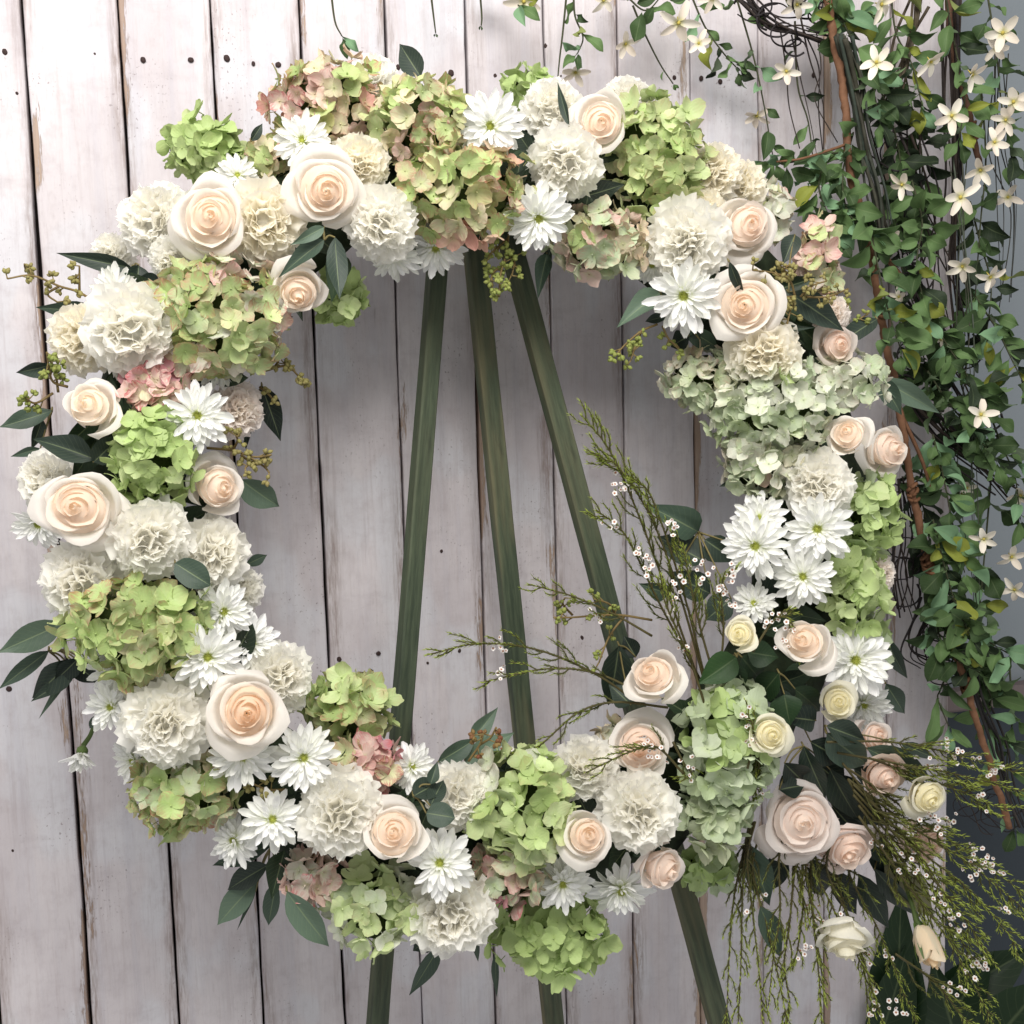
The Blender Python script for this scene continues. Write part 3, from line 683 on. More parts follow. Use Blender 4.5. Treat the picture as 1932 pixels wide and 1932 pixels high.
#DATA
# ------------------------------------------------------------------ hydrangea heads
G1 = [(GRN, 5), (LIME, 3)]
GP = [(GRN, 4), (LIME, 2), (TAN, 2), (PINK, 1.5)]
PG = [(PINK, 2.5), (TAN, 3), (GRN, 3), (CORAL, 0.8)]
SG = [(SAGE, 4), (PALE, 4), (GRN, 1)]
LM = [(LIME, 6), (GRN, 2), (PALE, 1)]
HY = [
 (392, 284, 84, 66, 'bright green hydrangea head on the outer upper left above the largest rose', G1, .08, -.02, 30),
 (622, 205, 112, 92, 'dusty pink and olive hydrangea head at the top left of the wreath', PG, .55, 0, 30),
 (505, 300, 48, 50, 'small olive-pink hydrangea head between the two upper left roses', GP, .5, -.02, 28),
 (800, 235, 98, 92, 'pink-tinged green hydrangea head left of the chrysanthemum at the wreath top', GP, .6, .012, 30),
 (868, 362, 138, 92, 'broad green and coral hydrangea head on the top inner edge above the easel', [(CORAL, 1.2), (TAN, 2), (GRN, 4), (LIME, 3)], .6, .02, 31),
 (1000, 168, 52, 46, 'small plain green hydrangea head poking out at the very top', G1, .02, -.02, 27),
 (1232, 292, 98, 108, 'large green hydrangea head right of the top rose', [(LIME, 4), (GRN, 4), (TAN, 1)], .25, .01, 31),
 (1128, 458, 92, 74, 'tan and faded pink hydrangea head hanging on the upper inner edge', [(TAN, 4), (SAGE, 3), (PINK, 1.5), (GRN, 1)], .4, -.005, 31),
 (645, 560, 44, 56, 'shaded green hydrangea head tucked behind the small upper left rose', G1, .05, -.03, 30),
 (412, 602, 128, 118, 'large green and cream hydrangea head with pink patches on the upper left', [(LIME, 3), (GRN, 3), (PALE, 2), (PINK, 2)], .5, .012, 33),
 (290, 735, 62, 48, 'dusty rose-pink hydrangea florets beside the upturned left rose', [(MAUVE, 4), (PINK, 3), (TAN, 1)], .8, .01, 34),
 (288, 862, 84, 92, 'fresh green hydrangea head between the roses on the left', [(LIME, 3), (GRN, 6)], .06, .02, 31),
 (264, 1182, 136, 98, 'big green hydrangea head with coral petal tips on the left side', [(GRN, 6), (LIME, 3), (TAN, 1)], .45, .016, 36),
 (345, 1275, 48, 54, 'small green hydrangea tail between two chrysanthemums on the lower left', G1, .25, .0, 33),
 (347, 1486, 102, 88, 'green hydrangea head with brown-pink edges on the lower left outer edge', [(SAGE, 3), (GRN, 4), (TAN, 2)], .5, -.005, 34),
 (658, 1338, 88, 74, 'lime hydrangea head with coral tips on the lower inner edge', [(LIME, 5), (GRN, 4), (TAN, 1)], .5, -.005, 37),
 (700, 1440, 66, 50, 'hydrangea florets with crimson tips above a carnation at the lower left', [(LIME, 2), (PINK, 2), (MAUVE, 2)], 1.0, .005, 34),
 (588, 1652, 60, 56, 'pale pink and cream hydrangea head at the bottom left outer edge', [(PALE, 3), (PINK, 4)], .6, -.01, 35),
 (706, 1712, 98, 78, 'cream-green hydrangea head at the bottom below the lower left rose', [(PALE, 3), (LIME, 4), (SAGE, 2)], .12, .0, 36),
 (988, 1522, 104, 116, 'tall light green hydrangea head at the bottom of the wreath', LM, .15, .015, 38),
 (955, 1655, 72, 58, 'mauve-flecked hydrangea florets under the tall light green head', [(SAGE, 3), (PINK, 2), (MAUVE, 1)], .8, .0, 36),
 (1040, 1758, 112, 82, 'deep green hydrangea head hanging lowest at the wreath bottom', [(GRN, 6), (LIME, 2)], .06, -.005, 36),
 (1376, 1400, 92, 128, 'sage green hydrangea head in the middle of the lower right bouquet', [(SAGE, 6), (GRN, 2), (PALE, 1)], .02, .025, 36),
 (1352, 1535, 66, 74, 'sage hydrangea head left of the large blush rose', [(SAGE, 6), (TAN, 1)], .05, .015, 36),
 (1338, 1634, 54, 46, 'dull green hydrangea head at the bottom edge right of the easel leg', [(SAGE, 3), (GRN, 4)], 0, -.01, 33),
 (1322, 715, 74, 62, 'sage and cream hydrangea head on the right inner edge under a carnation', [(SAGE, 4), (PALE, 3), (TAN, 2)], .3, -.01, 26),
 (1455, 772, 112, 98, 'wide pale sage hydrangea head on the right of the wreath', SG, .12, .01, 27),
 (1440, 872, 80, 68, 'pale hydrangea head with a pink floret above the three chrysanthemums', [(SAGE, 5), (PALE, 4), (PINK, .6)], .2, -.005, 27),
 (1588, 722, 78, 58, 'whitish hydrangea head on the right outer edge above the paired roses', [(PALE, 6), (SAGE, 3)], .2, .0, 27),
 (1636, 975, 62, 82, 'green hydrangea head on the right edge beside a carnation', [(LIME, 3), (GRN, 3), (SAGE, 3)], .04, .0, 31),
 (1608, 1115, 64, 80, 'yellow-green hydrangea head on the right edge above the lower roses', [(GRN, 4), (LIME, 4)], .05, .005, 30),
 (1650, 1222, 30, 56, 'thin strip of green hydrangea at the right edge by a mop-headed chrysanthemum', [(SAGE, 3), (GRN, 3)], .05, -.03, 28),
 (1542, 492, 46, 78, 'cream and coral hydrangea head on the upper right outer edge', [(PALE, 3), (LIME, 2), (PINK, 3), (CORAL, 1)], .6, -.01, 29),
 (1462, 402, 34, 56, 'narrow pale hydrangea head behind the upper right rose', [(PALE, 4), (LIME, 2)], .4, -.035, 27),
 (1150, 1392, 26, 36, 'faded cream hydrangea florets behind the rose on the lower inner edge', [(TAN, 3), (PALE, 2)], .3, -.03, 30),
]
for (x, y, rx, ry, lab, pal, bl, li, fl) in HY: hydrangea(x, y, rx, ry, lab, pal, bl, li, fl)

# ------------------------------------------------------------------ carnations
CA = [
 (452, 1112, 40, (.3, .1), -.01, 'small white carnation wedged on the left inner edge above two chrysanthemums', WHITE),
 (210, 482, 36, (-.4, 0), -.025, 'small white carnation under the long dark leaf at the upper left edge', WHITE),
 (256, 1292, 38, (-.1, .1), -.015, 'small white carnation between the left edge chrysanthemums', WHITE),
 (1330, 395, 36, (0, 0), -.01, 'small ivory carnation between the large green hydrangea and the upper right blush rose', IVORY),
 (292, 412, 66, None, .0, 'white carnation on the upper left outer edge left of the largest rose', WHITE),
 (326, 492, 42, (-.2, .3), -.02, 'small white carnation under the largest upper left rose', WHITE),
 (502, 420, 68, (.1, .1), .0, 'ivory carnation between the two upper left roses', IVORY),
 (676, 310, 48, None, .0, 'ivory carnation above and right of the second upper left rose', IVORY),
 (718, 424, 60, (-.1, .1), .015, 'white carnation on the inner edge right of the second upper left rose', WHITE),
 (700, 148, 46, None, -.035, 'white carnation half hidden behind the top left hydrangeas', WHITE),
 (1062, 308, 62, (-.25, .25), .01, 'white carnation directly under the top rose', WHITE),
 (1044, 202, 52, None, -.01, 'white carnation at the top edge left of the top rose', WHITE),
 (1186, 184, 42, None, -.03, 'white carnation peeking out behind the right side of the top rose', WHITE),
 (1298, 458, 70, (-.1, .1), .01, 'full white carnation on the upper right inner side', WHITE),
 (1342, 322, 52, None, .0, 'ivory carnation at the upper right edge above the blush rose', IVORY),
 (1400, 348, 44, None, -.02, 'cream carnation behind the top of the upper right rose', IVORY),
 (1440, 668, 60, (-.05, .2), .01, 'cream ruffled carnation below the upper right spiral rose', IVORY),
 (1568, 592, 34, None, -.01, 'small blush carnation on the right outer edge among dark leaves', BLUSHW),
 (245, 622, 78, (-.1, 0), .01, 'largest white carnation on the upper left side', WHITE),
 (152, 640, 58, (-.45, 0), .0, 'ivory-white carnation on the left outer edge above the upturned rose', IVORY),
 (450, 776, 48, (.5, .1), -.015, 'pale carnation seen from behind on the left inner edge', BLUSHW),
 (282, 1018, 68, (.1, .1), .015, 'white carnation right of the spiral rose on the left', WHITE),
 (150, 1098, 68, (-.3, .1), .005, 'white carnation on the left outer edge above the coral-tipped hydrangea', WHITE),
 (404, 1044, 64, (.4, 0), .01, 'creamy white carnation on the left inner edge below the sideways rose', WHITE),
 (86, 906, 52, (-.6, -.1), -.02, 'white carnation squeezed behind the spiral rose at the far left', WHITE),
 (312, 1362, 74, (-.1, .1), .01, 'large white carnation left of the lower left spiral rose', WHITE),
 (528, 1278, 60, (.35, -.1), .0, 'white carnation on the inner edge right of the lower left spiral rose', WHITE),
 (642, 1536, 74, None, .01, 'large white carnation left of the lower left oval rose', WHITE),
 (864, 1498, 56, (.1, -.1), .0, 'white carnation left of the tall light green hydrangea', WHITE),
 (850, 1726, 72, (0, .3), .01, 'white carnation at the bottom edge under a chrysanthemum', WHITE),
 (1206, 1530, 68, (.1, -.05), .02, 'white carnation right of the bottom oval rose', WHITE),
 (1102, 1448, 56, (.0, -.35), .0, 'white carnation on the lower inner edge above the bottom oval rose', WHITE),
 (1542, 915, 58, None, .01, 'white carnation on the right above a chrysanthemum', WHITE),
 (1656, 1082, 36, (.7, 0), -.02, 'blush white carnation half hidden at the right edge', BLUSHW),
]
for (x, y, r, f, li, lab, c) in CA: carnation(x, y, r, f, li, lab, c)

# ------------------------------------------------------------------ chrysanthemums
MU = [
 (570, 264, 50, (-.1, -.35), .005, 'white chrysanthemum above the second upper left rose'),
 (448, 330, 36, (.1, -.4), -.02, 'small white chrysanthemum behind the largest upper left rose'),
 (925, 238, 60, (0, -.1), .03, 'large white chrysanthemum with green eye at the wreath top'),
 (1016, 412, 60, (.15, .2), .02, 'white chrysanthemum on the top inner edge right of the easel head'),
 (822, 468, 54, (0, .65), -.01, 'white chrysanthemum drooping at the top inner edge beside the left easel leg'),
 (742, 486, 46, (-.1, .6), -.01, 'white chrysanthemum drooping below the upper left carnation on the inner edge'),
 (1290, 558, 64, (-.1, .15), .015, 'large white chrysanthemum on the upper right inner edge'),
 (1230, 500, 38, (0, .5), -.03, 'shaded chrysanthemum behind the full upper right carnation'),
 (372, 784, 58, (.1, -.05), .025, 'white chrysanthemum beside the pink florets on the left'),
 (416, 690, 44, (.2, .2), -.02, 'shaded chrysanthemum under the large upper left hydrangea'),
 (214, 552, 48, (-.4, -.1), -.015, 'white chrysanthemum on the upper left outer edge between dark leaves'),
 (72, 990, 48, (-.5, .5), -.025, 'chrysanthemum petals hanging at the far left under a carnation'),
 (422, 1154, 52, (.25, .1), .01, 'white chrysanthemum on the left inner edge below the creamy carnation'),
 (392, 1240, 62, (.05, .1), .02, 'white chrysanthemum above the lower left spiral rose'),
 (474, 1212, 54, (.5, -.15), -.005, 'white chrysanthemum turned to the open centre on the lower left'),
 (222, 1262, 52, (-.2, .2), -.01, 'white chrysanthemum below the coral-tipped hydrangea at the left edge'),
 (208, 1334, 46, (-.4, .1), .0, 'white chrysanthemum at the lower left outer edge left of a carnation'),
 (458, 1428, 58, (0, .35), .005, 'white chrysanthemum directly under the lower left spiral rose'),
 (573, 1430, 58, (.05, 0), .015, 'flat white chrysanthemum right below the lower left spiral rose'),
 (514, 1546, 56, (.1, .05), .005, 'white chrysanthemum on the lower left below two others'),
 (440, 1586, 48, (-.7, .2), -.025, 'white chrysanthemum facing sideways on the lower left outer edge'),
 (250, 1436, 42, (-.7, .4), -.03, 'loose chrysanthemum petals left of the brown-edged hydrangea'),
 (778, 1446, 42, (.3, 0), .0, 'small white chrysanthemum right of the crimson-tipped florets'),
 (830, 1628, 60, (-.05, 0), .02, 'white chrysanthemum right of the lower left oval rose'),
 (1062, 1668, 50, (.1, .45), -.005, 'shaded chrysanthemum under the bottom oval rose'),
 (1172, 1682, 58, (.1, .85), .0, 'chrysanthemum seen from the side at the bottom below the nodding rose'),
 (1432, 978, 48, (-.1, -.2), .0, 'upper of the three white chrysanthemums on the right inner edge'),
 (1425, 1030, 60, (-.15, .05), .02, 'lower left of the three white chrysanthemums on the right inner edge'),
 (1542, 998, 62, (.05, .05), .02, 'right one of the three white chrysanthemums on the right side'),
 (1515, 1088, 54, (-.05, .05), .015, 'white chrysanthemum above the lower right peach rose'),
 (1422, 1138, 38, (-.1, -.3), -.005, 'small white chrysanthemum behind the waxflower on the right'),
 (1614, 1246, 64, (.25, .0), .01, 'mop-headed white chrysanthemum on the lower right edge'),
 (1630, 1330, 50, (.4, .3), -.01, 'white chrysanthemum behind the small ivory rose at the lower right edge'),
]
for (x, y, r, f, li, lab) in MU:
    mum(x, y, r, f, li, lab, 1.35 if 'mop' in lab or '1630' in str(x) else 1.0)
# the nodding bud on its stalk
bud = mum(153, 1424, 34, (-.35, 1.2), -.05, 'half closed chrysanthemum bud nodding on a green stalk at the lower left', .7, 'chrysanthemum_bud', .72)
bl = bud.matrix_world.inverted()
pth = smoothpath([P(157, 1407, .155), P(170, 1388, .155), P(178, 1368, .16), P(196, 1340, .17)], 5)
part('stalk', MB().tube([bl @ p for p in pth], .0026 / bud.matrix_world.to_scale().x, .0018 / bud.matrix_world.to_scale().x, 6).mesh('stalk', M_STEM), bud, None, srgb(92, 112, 62))
part('calyx', MB().blob((0, 0, -0.12), .30, .30, .26, 9, 5).mesh('calyx', M_STEM), bud, None, srgb(96, 118, 64))

# ------------------------------------------------------------------ roses
BLUSH, PINKISH, IV, LEMON = srgb(252, 243, 236), srgb(254, 236, 222), srgb(251, 247, 228), srgb(252, 246, 214)
RO = [
 (396, 412, 76, (-.1, -.12), .03, 0, 'largest open cream rose with peach centre on the upper left', CREAM, PEACH),
 (614, 358, 76, (.05, .0), .03, 3, 'second open cream rose on the upper left, right of the largest one', CREAM, PEACH),
 (563, 548, 60, (-.15, .3), .03, 1, 'smaller cream rose with a dark leaf on it at the upper left inner edge', CREAM, PEACH),
 (1132, 230, 68, (-.05, -.25), .03, 1, 'pale peach rose at the top right of the wreath between white carnations', CREAM, srgb(255, 240, 224)),
 (1408, 428, 68, (.2, -.25), .015, 1, 'soft blush rose on the upper right outer edge', CREAM, srgb(255, 240, 226)),
 (1410, 575, 72, (-.0, -.1), .025, 3, 'flat open cream rose with tight spiral centre on the upper right', CREAM, PEACH),
 (1578, 652, 46, (.4, .1), .0, 1, 'peach rose half hidden by a dark leaf on the right edge', BLUSH, PINKISH),
 (174, 768, 72, (-.25, -.45), .025, 2, 'cream rose turned upward on the left outer edge', CREAM, srgb(255, 243, 226)),
 (153, 958, 80, (-.1, .02), .035, 0, 'open spiral rose with peach centre at the far left', CREAM, PEACH),
 (408, 918, 66, (.5, -.12), .025, 1, 'cream rose facing the open centre on the left inner edge', CREAM, srgb(255, 240, 224)),
 (464, 1342, 80, (-.05, -.05), .035, 3, 'flat spiral rose with deep peach centre on the lower left', CREAM, srgb(255, 234, 210)),
 (743, 1570, 70, (.12, -.28), .03, 1, 'oval peach-cream rose at the lower left between carnation and chrysanthemum', CREAM, PEACH),
 (1108, 1580, 58, (.15, .0), .03, 1, 'small oval peach rose at the bottom right of the tall hydrangea', CREAM, PEACH),
 (1246, 1638, 62, (.65, .4), .03, 2, 'blush rose nodding to the lower right below a white carnation', BLUSH, srgb(252, 236, 222)),
 (1208, 1408, 68, (.05, -.1), .01, 1, 'pale rose veiled by waxflower on the lower inner edge', CREAM, srgb(252, 234, 218)),
 (1236, 1276, 68, (-.15, -.35), .07, 2, 'single blush rose jutting into the open centre left of the bouquet', CREAM, srgb(255, 238, 220)),
 (1522, 1212, 66, (-.15, -.3), .045, 2, 'large peach rose under the chrysanthemums in the lower right bouquet', CREAM, PEACH),
 (1397, 1198, 42, (-.0, -.25), .06, 2, 'small ivory rosebud above the bouquet beside brown-centred waxflower', IV, LEMON),
 (1582, 1326, 44, (.45, .1), .045, 1, 'small ivory rose at the right edge of the bouquet', IV, LEMON),
 (1452, 1386, 46, (.3, .15), .06, 1, 'small ivory rose in the middle right of the bouquet by the sage hydrangea', IV, LEMON),
 (1512, 1552, 82, (.3, .25), .055, 0, 'largest blush rose at the bottom of the bouquet', srgb(253, 245, 239), srgb(255, 242, 232)),
 (1600, 1600, 70, (.4, .6), .035, 2, 'blush rose hanging face down right of the largest blush rose', srgb(252, 240, 233), PINKISH),
 (1601, 822, 54, (-.2, -.42), .03, 2, 'left one of the paired peach roses on the right edge', CREAM, PEACH),
 (1672, 850, 60, (.75, -.1), .01, 1, 'right one of the paired peach roses, turned outward on the right edge', CREAM, srgb(254, 238, 224)),
 (1664, 1462, 50, (.4, .4), .05, 1, 'shaded peach rose under broad leaves right of the bouquet', srgb(246, 224, 206), PINKISH),
 (1650, 1393, 48, (.7, -.1), .03, 2, 'peach rose showing one petal above broad leaves at the lower right', BLUSH, PINKISH),
 (1750, 1592, 46, (.6, .3), .01, 1, 'dim peach rose behind the drooping sprigs at the far right', srgb(244, 222, 208), PINKISH),
 (1752, 1504, 48, (.55, .35), .07, 1, 'ivory rose among drooping sprigs at the far lower right', IV, LEMON),
 (1592, 1776, 66, (.1, 1.5), .03, 1, 'white rose hanging upside down behind sprigs at the bottom right', srgb(250, 248, 238), IV),
]
for (x, y, r, f, li, va, lab, oc, ic) in RO: rose(x, y, r, f, li, va, lab, oc, ic)
rb = rose(1744, 1776, 54, (.55, 1.5), .05, 4, 'closed cream rosebud with green sepals hanging at the bottom right', srgb(246, 232, 206), srgb(246, 222, 184), 'rosebud', True)
rb.scale = (rb.scale.x, rb.scale.y, rb.scale.z * 1.7)

# ------------------------------------------------------------------ eucalyptus sprigs: leaves given from base to tip (x, y, x, y, width, shape, tone)
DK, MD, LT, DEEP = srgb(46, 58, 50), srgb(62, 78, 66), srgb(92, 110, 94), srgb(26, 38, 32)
def sprig(label, leaves, lift=0.0, stem=None, name='eucalyptus_sprig', meshes=None, cat='leaf sprig'):
    x0, y0 = leaves[0][0], leaves[0][1]
    h, rho, ux, uy = ring_h(x0, y0); dbase = D0(y0) + 0.03 + 0.05 * h + lift
    t_ = thing(name, Matrix.Translation(P(x0, y0, dbase)), label, cat, 'greenery in the wreath')
    inv = t_.matrix_world.inverted(); rn = random.Random(int(x0 * 3 + y0))
    for (ax, ay, bx, by, wd, sh, tone) in leaves:
        h2, _, _, _ = ring_h(ax, ay); da = D0(ay) + 0.03 + 0.05 * h2 + lift
        db = da + rn.uniform(-0.025, 0.012)
        A, B = P(ax, ay, da), P(bx, by, db); wm = wd * mpp(ax, ay, da)
        c = mixc(tone, (tone[0] * 1.3, tone[1] * 1.3, tone[2] * 1.3), rn.uniform(-0.4, 0.6))
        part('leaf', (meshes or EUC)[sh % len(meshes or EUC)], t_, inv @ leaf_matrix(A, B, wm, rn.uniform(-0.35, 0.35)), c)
        tw = P(x0, y0, dbase - 0.004)
        if (A - tw).length > 0.004:
            mid = (A + tw) / 2 + Vector((0, 0.004, 0.003))
            part('stem', MB().tube([inv @ p for p in smoothpath([tw, mid, A], 4)], .0011, .0007, 5).mesh('stem', M_STEM), t_, None, srgb(120, 110, 70))
    return t_
SPR = [
 ('long dark eucalyptus leaf pointing left at the upper left edge', [(250, 506, 104, 477, 34, 1, DK), (262, 500, 256, 560, 40, 1, DEEP), (300, 540, 262, 520, 36, 0, DEEP)], -.02),
 ('dark eucalyptus leaf pointing left above the ivory-white carnation', [(190, 590, 64, 580, 38, 1, MD)], -.03),
 ('tiny dark leaf between hydrangea heads at the upper left', [(474, 266, 496, 233, 20, 0, DK)], .02),
 ('dark leaves draped over the smaller upper left rose', [(612, 452, 524, 520, 36, 1, MD), (632, 448, 640, 566, 44, 2, DK), (612, 428, 550, 462, 26, 0, LT)], .055),
 ('single dark leaf standing above the top edge of the wreath', [(794, 146, 752, 80, 50, 0, DK)], -.03),
 ('slim dark leaf crossing the left side of the top rose', [(1074, 238, 1050, 152, 17, 1, DK)], .05),
 ('dark leaf between the top chrysanthemum and the carnation', [(1000, 285, 970, 240, 34, 0, DK), (1022, 270, 978, 262, 24, 1, DEEP)], .0),
 ('grey-green leaf hanging between chrysanthemum and tan hydrangea at the top inner edge', [(1032, 478, 1014, 560, 32, 1, MD), (1040, 470, 1020, 520, 24, 0, DK)], -.03),
 ('grey-green eucalyptus leaf left of the large upper right chrysanthemum', [(1246, 552, 1164, 612, 46, 1, LT), (1262, 596, 1215, 606, 22, 0, DK)], -.01),
 ('narrow dark leaf lying on the flat upper right rose', [(1376, 494, 1406, 572, 20, 1, DK)], .06),
 ('broad dark leaves right of the flat upper right rose', [(1488, 552, 1596, 624, 58, 0, DK), (1510, 560, 1560, 610, 50, 1, DEEP), (1500, 442, 1478, 496, 40, 0, DK)], .02),
 ('dark leaf reaching left over the peach rose on the right edge', [(1655, 602, 1574, 652, 42, 0, DK)], .03),
 ('thin dark leaf under the flat upper right rose', [(1436, 622, 1540, 618, 16, 1, DK)], .03),
 ('dark leaves under the large upper right chrysanthemum', [(1296, 618, 1358, 660, 42, 0, MD), (1300, 634, 1262, 655, 40, 1, DEEP), (1320, 640, 1300, 600, 30, 0, DK)], -.005),
 ('grey-green leaf sticking out right of the whitish hydrangea', [(1662, 716, 1780, 782, 42, 1, LT), (1660, 712, 1702, 784, 40, 0, MD)], -.02),
 ('pale leaf hanging at the right edge below the mop-headed chrysanthemum', [(1668, 1200, 1712, 1288, 38, 1, MD)], -.05),
 ('dark eucalyptus leaves pointing left at the height of the upturned left rose', [(98, 775, -2, 808, 40, 2, MD), (80, 790, 60, 850, 26, 0, DK), (76, 846, 18, 862, 18, 1, MD)], -.02),
 ('broad dark leaf between the two left roses', [(178, 866, 58, 822, 54, 1, DK), (176, 872, 226, 826, 50, 3, DK)], .01),
 ('small dark leaf pointing left above the upturned left rose', [(98, 688, 28, 706, 32, 1, DK)], -.02),
 ('dark hanging leaf beside seeded twigs on the left inner edge', [(494, 728, 530, 832, 46, 0, DEEP), (470, 790, 462, 850, 20, 1, DK)], -.02),
 ('translucent grey-green leaf right of the sideways left rose', [(455, 905, 528, 960, 62, 0, LT)], -.03),
 ('small oval leaf on the left inner edge beside the creamy carnation', [(464, 1066, 504, 1046, 24, 2, MD)], -.03),
 ('dark rounded leaf between carnations on the left', [(330, 1062, 396, 1104, 54, 3, MD), (345, 1085, 360, 1120, 40, 0, DEEP)], .035),
 ('large eucalyptus leaf pointing left beside the coral-tipped hydrangea', [(120, 1176, -4, 1230, 58, 2, LT)], -.03),
 ('cluster of dark leaves at the left edge below the coral-tipped hydrangea', [(92, 1228, -4, 1300, 34, 0, MD), (142, 1242, 54, 1324, 56, 1, DK), (136, 1246, 186, 1290, 44, 0, DEEP), (134, 1262, 72, 1358, 14, 1, LT), (130, 1280, 58, 1322, 30, 1, DK), (150, 1240, 100, 1290, 40, 1, DEEP)], -.03),
 ('tiny dark leaf above the nodding chrysanthemum bud', [(190, 1350, 168, 1376, 24, 0, MD)], -.04),
 ('fan of dark eucalyptus leaves at the lower left outer edge', [(514, 1594, 404, 1634, 44, 2, MD), (506, 1632, 424, 1680, 48, 0, DK), (484, 1664, 406, 1746, 56, 0, LT), (522, 1664, 504, 1750, 36, 0, MD), (482, 1682, 446, 1756, 9, 1, MD)], -.03),
 ('large grey-green leaf hanging over the pale pink hydrangea at the bottom left', [(541, 1682, 622, 1792, 58, 0, LT)], .02),
 ('dark pointed leaf hanging under the bottom carnation', [(830, 1784, 772, 1882, 36, 0, MD), (806, 1772, 780, 1794, 40, 1, DK)], -.03),
 ('two slim dark leaves hanging left of the lowest hydrangea', [(896, 1764, 902, 1818, 14, 1, MD), (934, 1800, 937, 1886, 15, 1, MD)], -.03),
 ('grey leaves with dried red buds standing above the bottom inner edge', [(889, 1398, 941, 1334, 34, 1, LT), (826, 1438, 902, 1394, 42, 0, MD), (876, 1440, 972, 1380, 46, 0, LT), (902, 1450, 996, 1420, 42, 1, DK)], .01),
 ('dark rounded leaves between small chrysanthemum and carnation at the bottom', [(780, 1502, 826, 1476, 50, 3, DK), (812, 1520, 838, 1468, 38, 0, DK), (804, 1534, 858, 1542, 50, 3, MD), (812, 1480, 826, 1436, 24, 1, MD)], .04),
 ('long dark leaves hanging below the largest blush rose', [(1414, 1594, 1454, 1714, 58, 0, MD), (1434, 1710, 1478, 1812, 46, 0, MD)], .03),
 ('broad eucalyptus leaves fanning right out of the bouquet', [(1560, 1384, 1642, 1450, 72, 0, MD), (1636, 1412, 1770, 1478, 58, 1, MD), (1700, 1404, 1770, 1432, 26, 0, DK), (1560, 1370, 1640, 1400, 50, 1, DK)], .05),
 ('dark leaves above the largest blush rose', [(1516, 1408, 1558, 1512, 48, 0, DK), (1566, 1452, 1624, 1562, 54, 1, DK), (1480, 1440, 1530, 1490, 60, 0, DEEP), (1470, 1490, 1520, 1480, 50, 1, DEEP)], .035),
 ('olive brown folded leaf among drooping sprigs at the lower right', [(1668, 1622, 1768, 1732, 66, 0, srgb(116, 112, 80)), (1650, 1640, 1740, 1740, 40, 1, DK)], .0),
 ('dark leaves left of the single blush rose by the right easel leg', [(1168, 1218, 1150, 1336, 64, 0, DK), (1190, 1330, 1150, 1290, 50, 1, DK), (1200, 1240, 1176, 1200, 44, 0, DEEP)], .0),
 ('broad dark leaves behind the waxflower on the right inner edge', [(1318, 1004, 1224, 952, 62, 1, MD), (1330, 1060, 1240, 1010, 70, 0, DK), (1330, 1018, 1392, 1062, 56, 1, DK), (1340, 1120, 1260, 1080, 60, 0, DK), (1264, 1120, 1208, 1104, 38, 1, MD), (1380, 1130, 1330, 1170, 60, 0, DK), (1450, 1060, 1480, 1130, 60, 0, DEEP)], -.01),
 ('dark leaf between hydrangea and waxflower by the small ivory rose', [(1500, 1340, 1430, 1300, 50, 0, DK), (1540, 1360, 1470, 1350, 50, 1, DEEP), (1530, 1400, 1600, 1440, 60, 1, DEEP)], .03),
 ('lone leaf hanging behind the white chrysanthemum at the lower right edge', [(1671, 1290, 1710, 1350, 40, 0, MD)], -.05),
]
for (lab, lv, li) in SPR: sprig(lab, lv, li)
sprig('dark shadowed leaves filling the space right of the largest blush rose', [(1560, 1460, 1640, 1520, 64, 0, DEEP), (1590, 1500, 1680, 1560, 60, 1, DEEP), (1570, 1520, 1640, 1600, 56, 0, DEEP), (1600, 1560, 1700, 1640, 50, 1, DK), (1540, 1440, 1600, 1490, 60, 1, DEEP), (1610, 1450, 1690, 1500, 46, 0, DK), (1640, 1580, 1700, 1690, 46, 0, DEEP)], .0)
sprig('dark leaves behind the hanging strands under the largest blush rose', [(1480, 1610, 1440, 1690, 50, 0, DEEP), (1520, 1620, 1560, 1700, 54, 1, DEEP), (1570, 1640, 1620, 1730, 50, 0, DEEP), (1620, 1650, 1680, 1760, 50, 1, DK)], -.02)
RG, RG2 = srgb(48, 76, 40), srgb(34, 54, 32)
sprig('glossy green rose leaves under the small ivory rosebud', [(1390, 1240, 1318, 1290, 62, 0, RG), (1400, 1240, 1440, 1290, 64, 1, RG2), (1410, 1230, 1470, 1240, 56, 0, RG2), (1380, 1250, 1390, 1320, 54, 1, RG2)], .03, None, 'rose_foliage', SALAL)
sprig('green rose leaves between large peach rose and bouquet centre', [(1470, 1270, 1420, 1330, 56, 0, RG2), (1500, 1300, 1560, 1350, 50, 1, RG2), (1480, 1310, 1490, 1370, 60, 1, RG2)], .03, None, 'rose_foliage', SALAL)

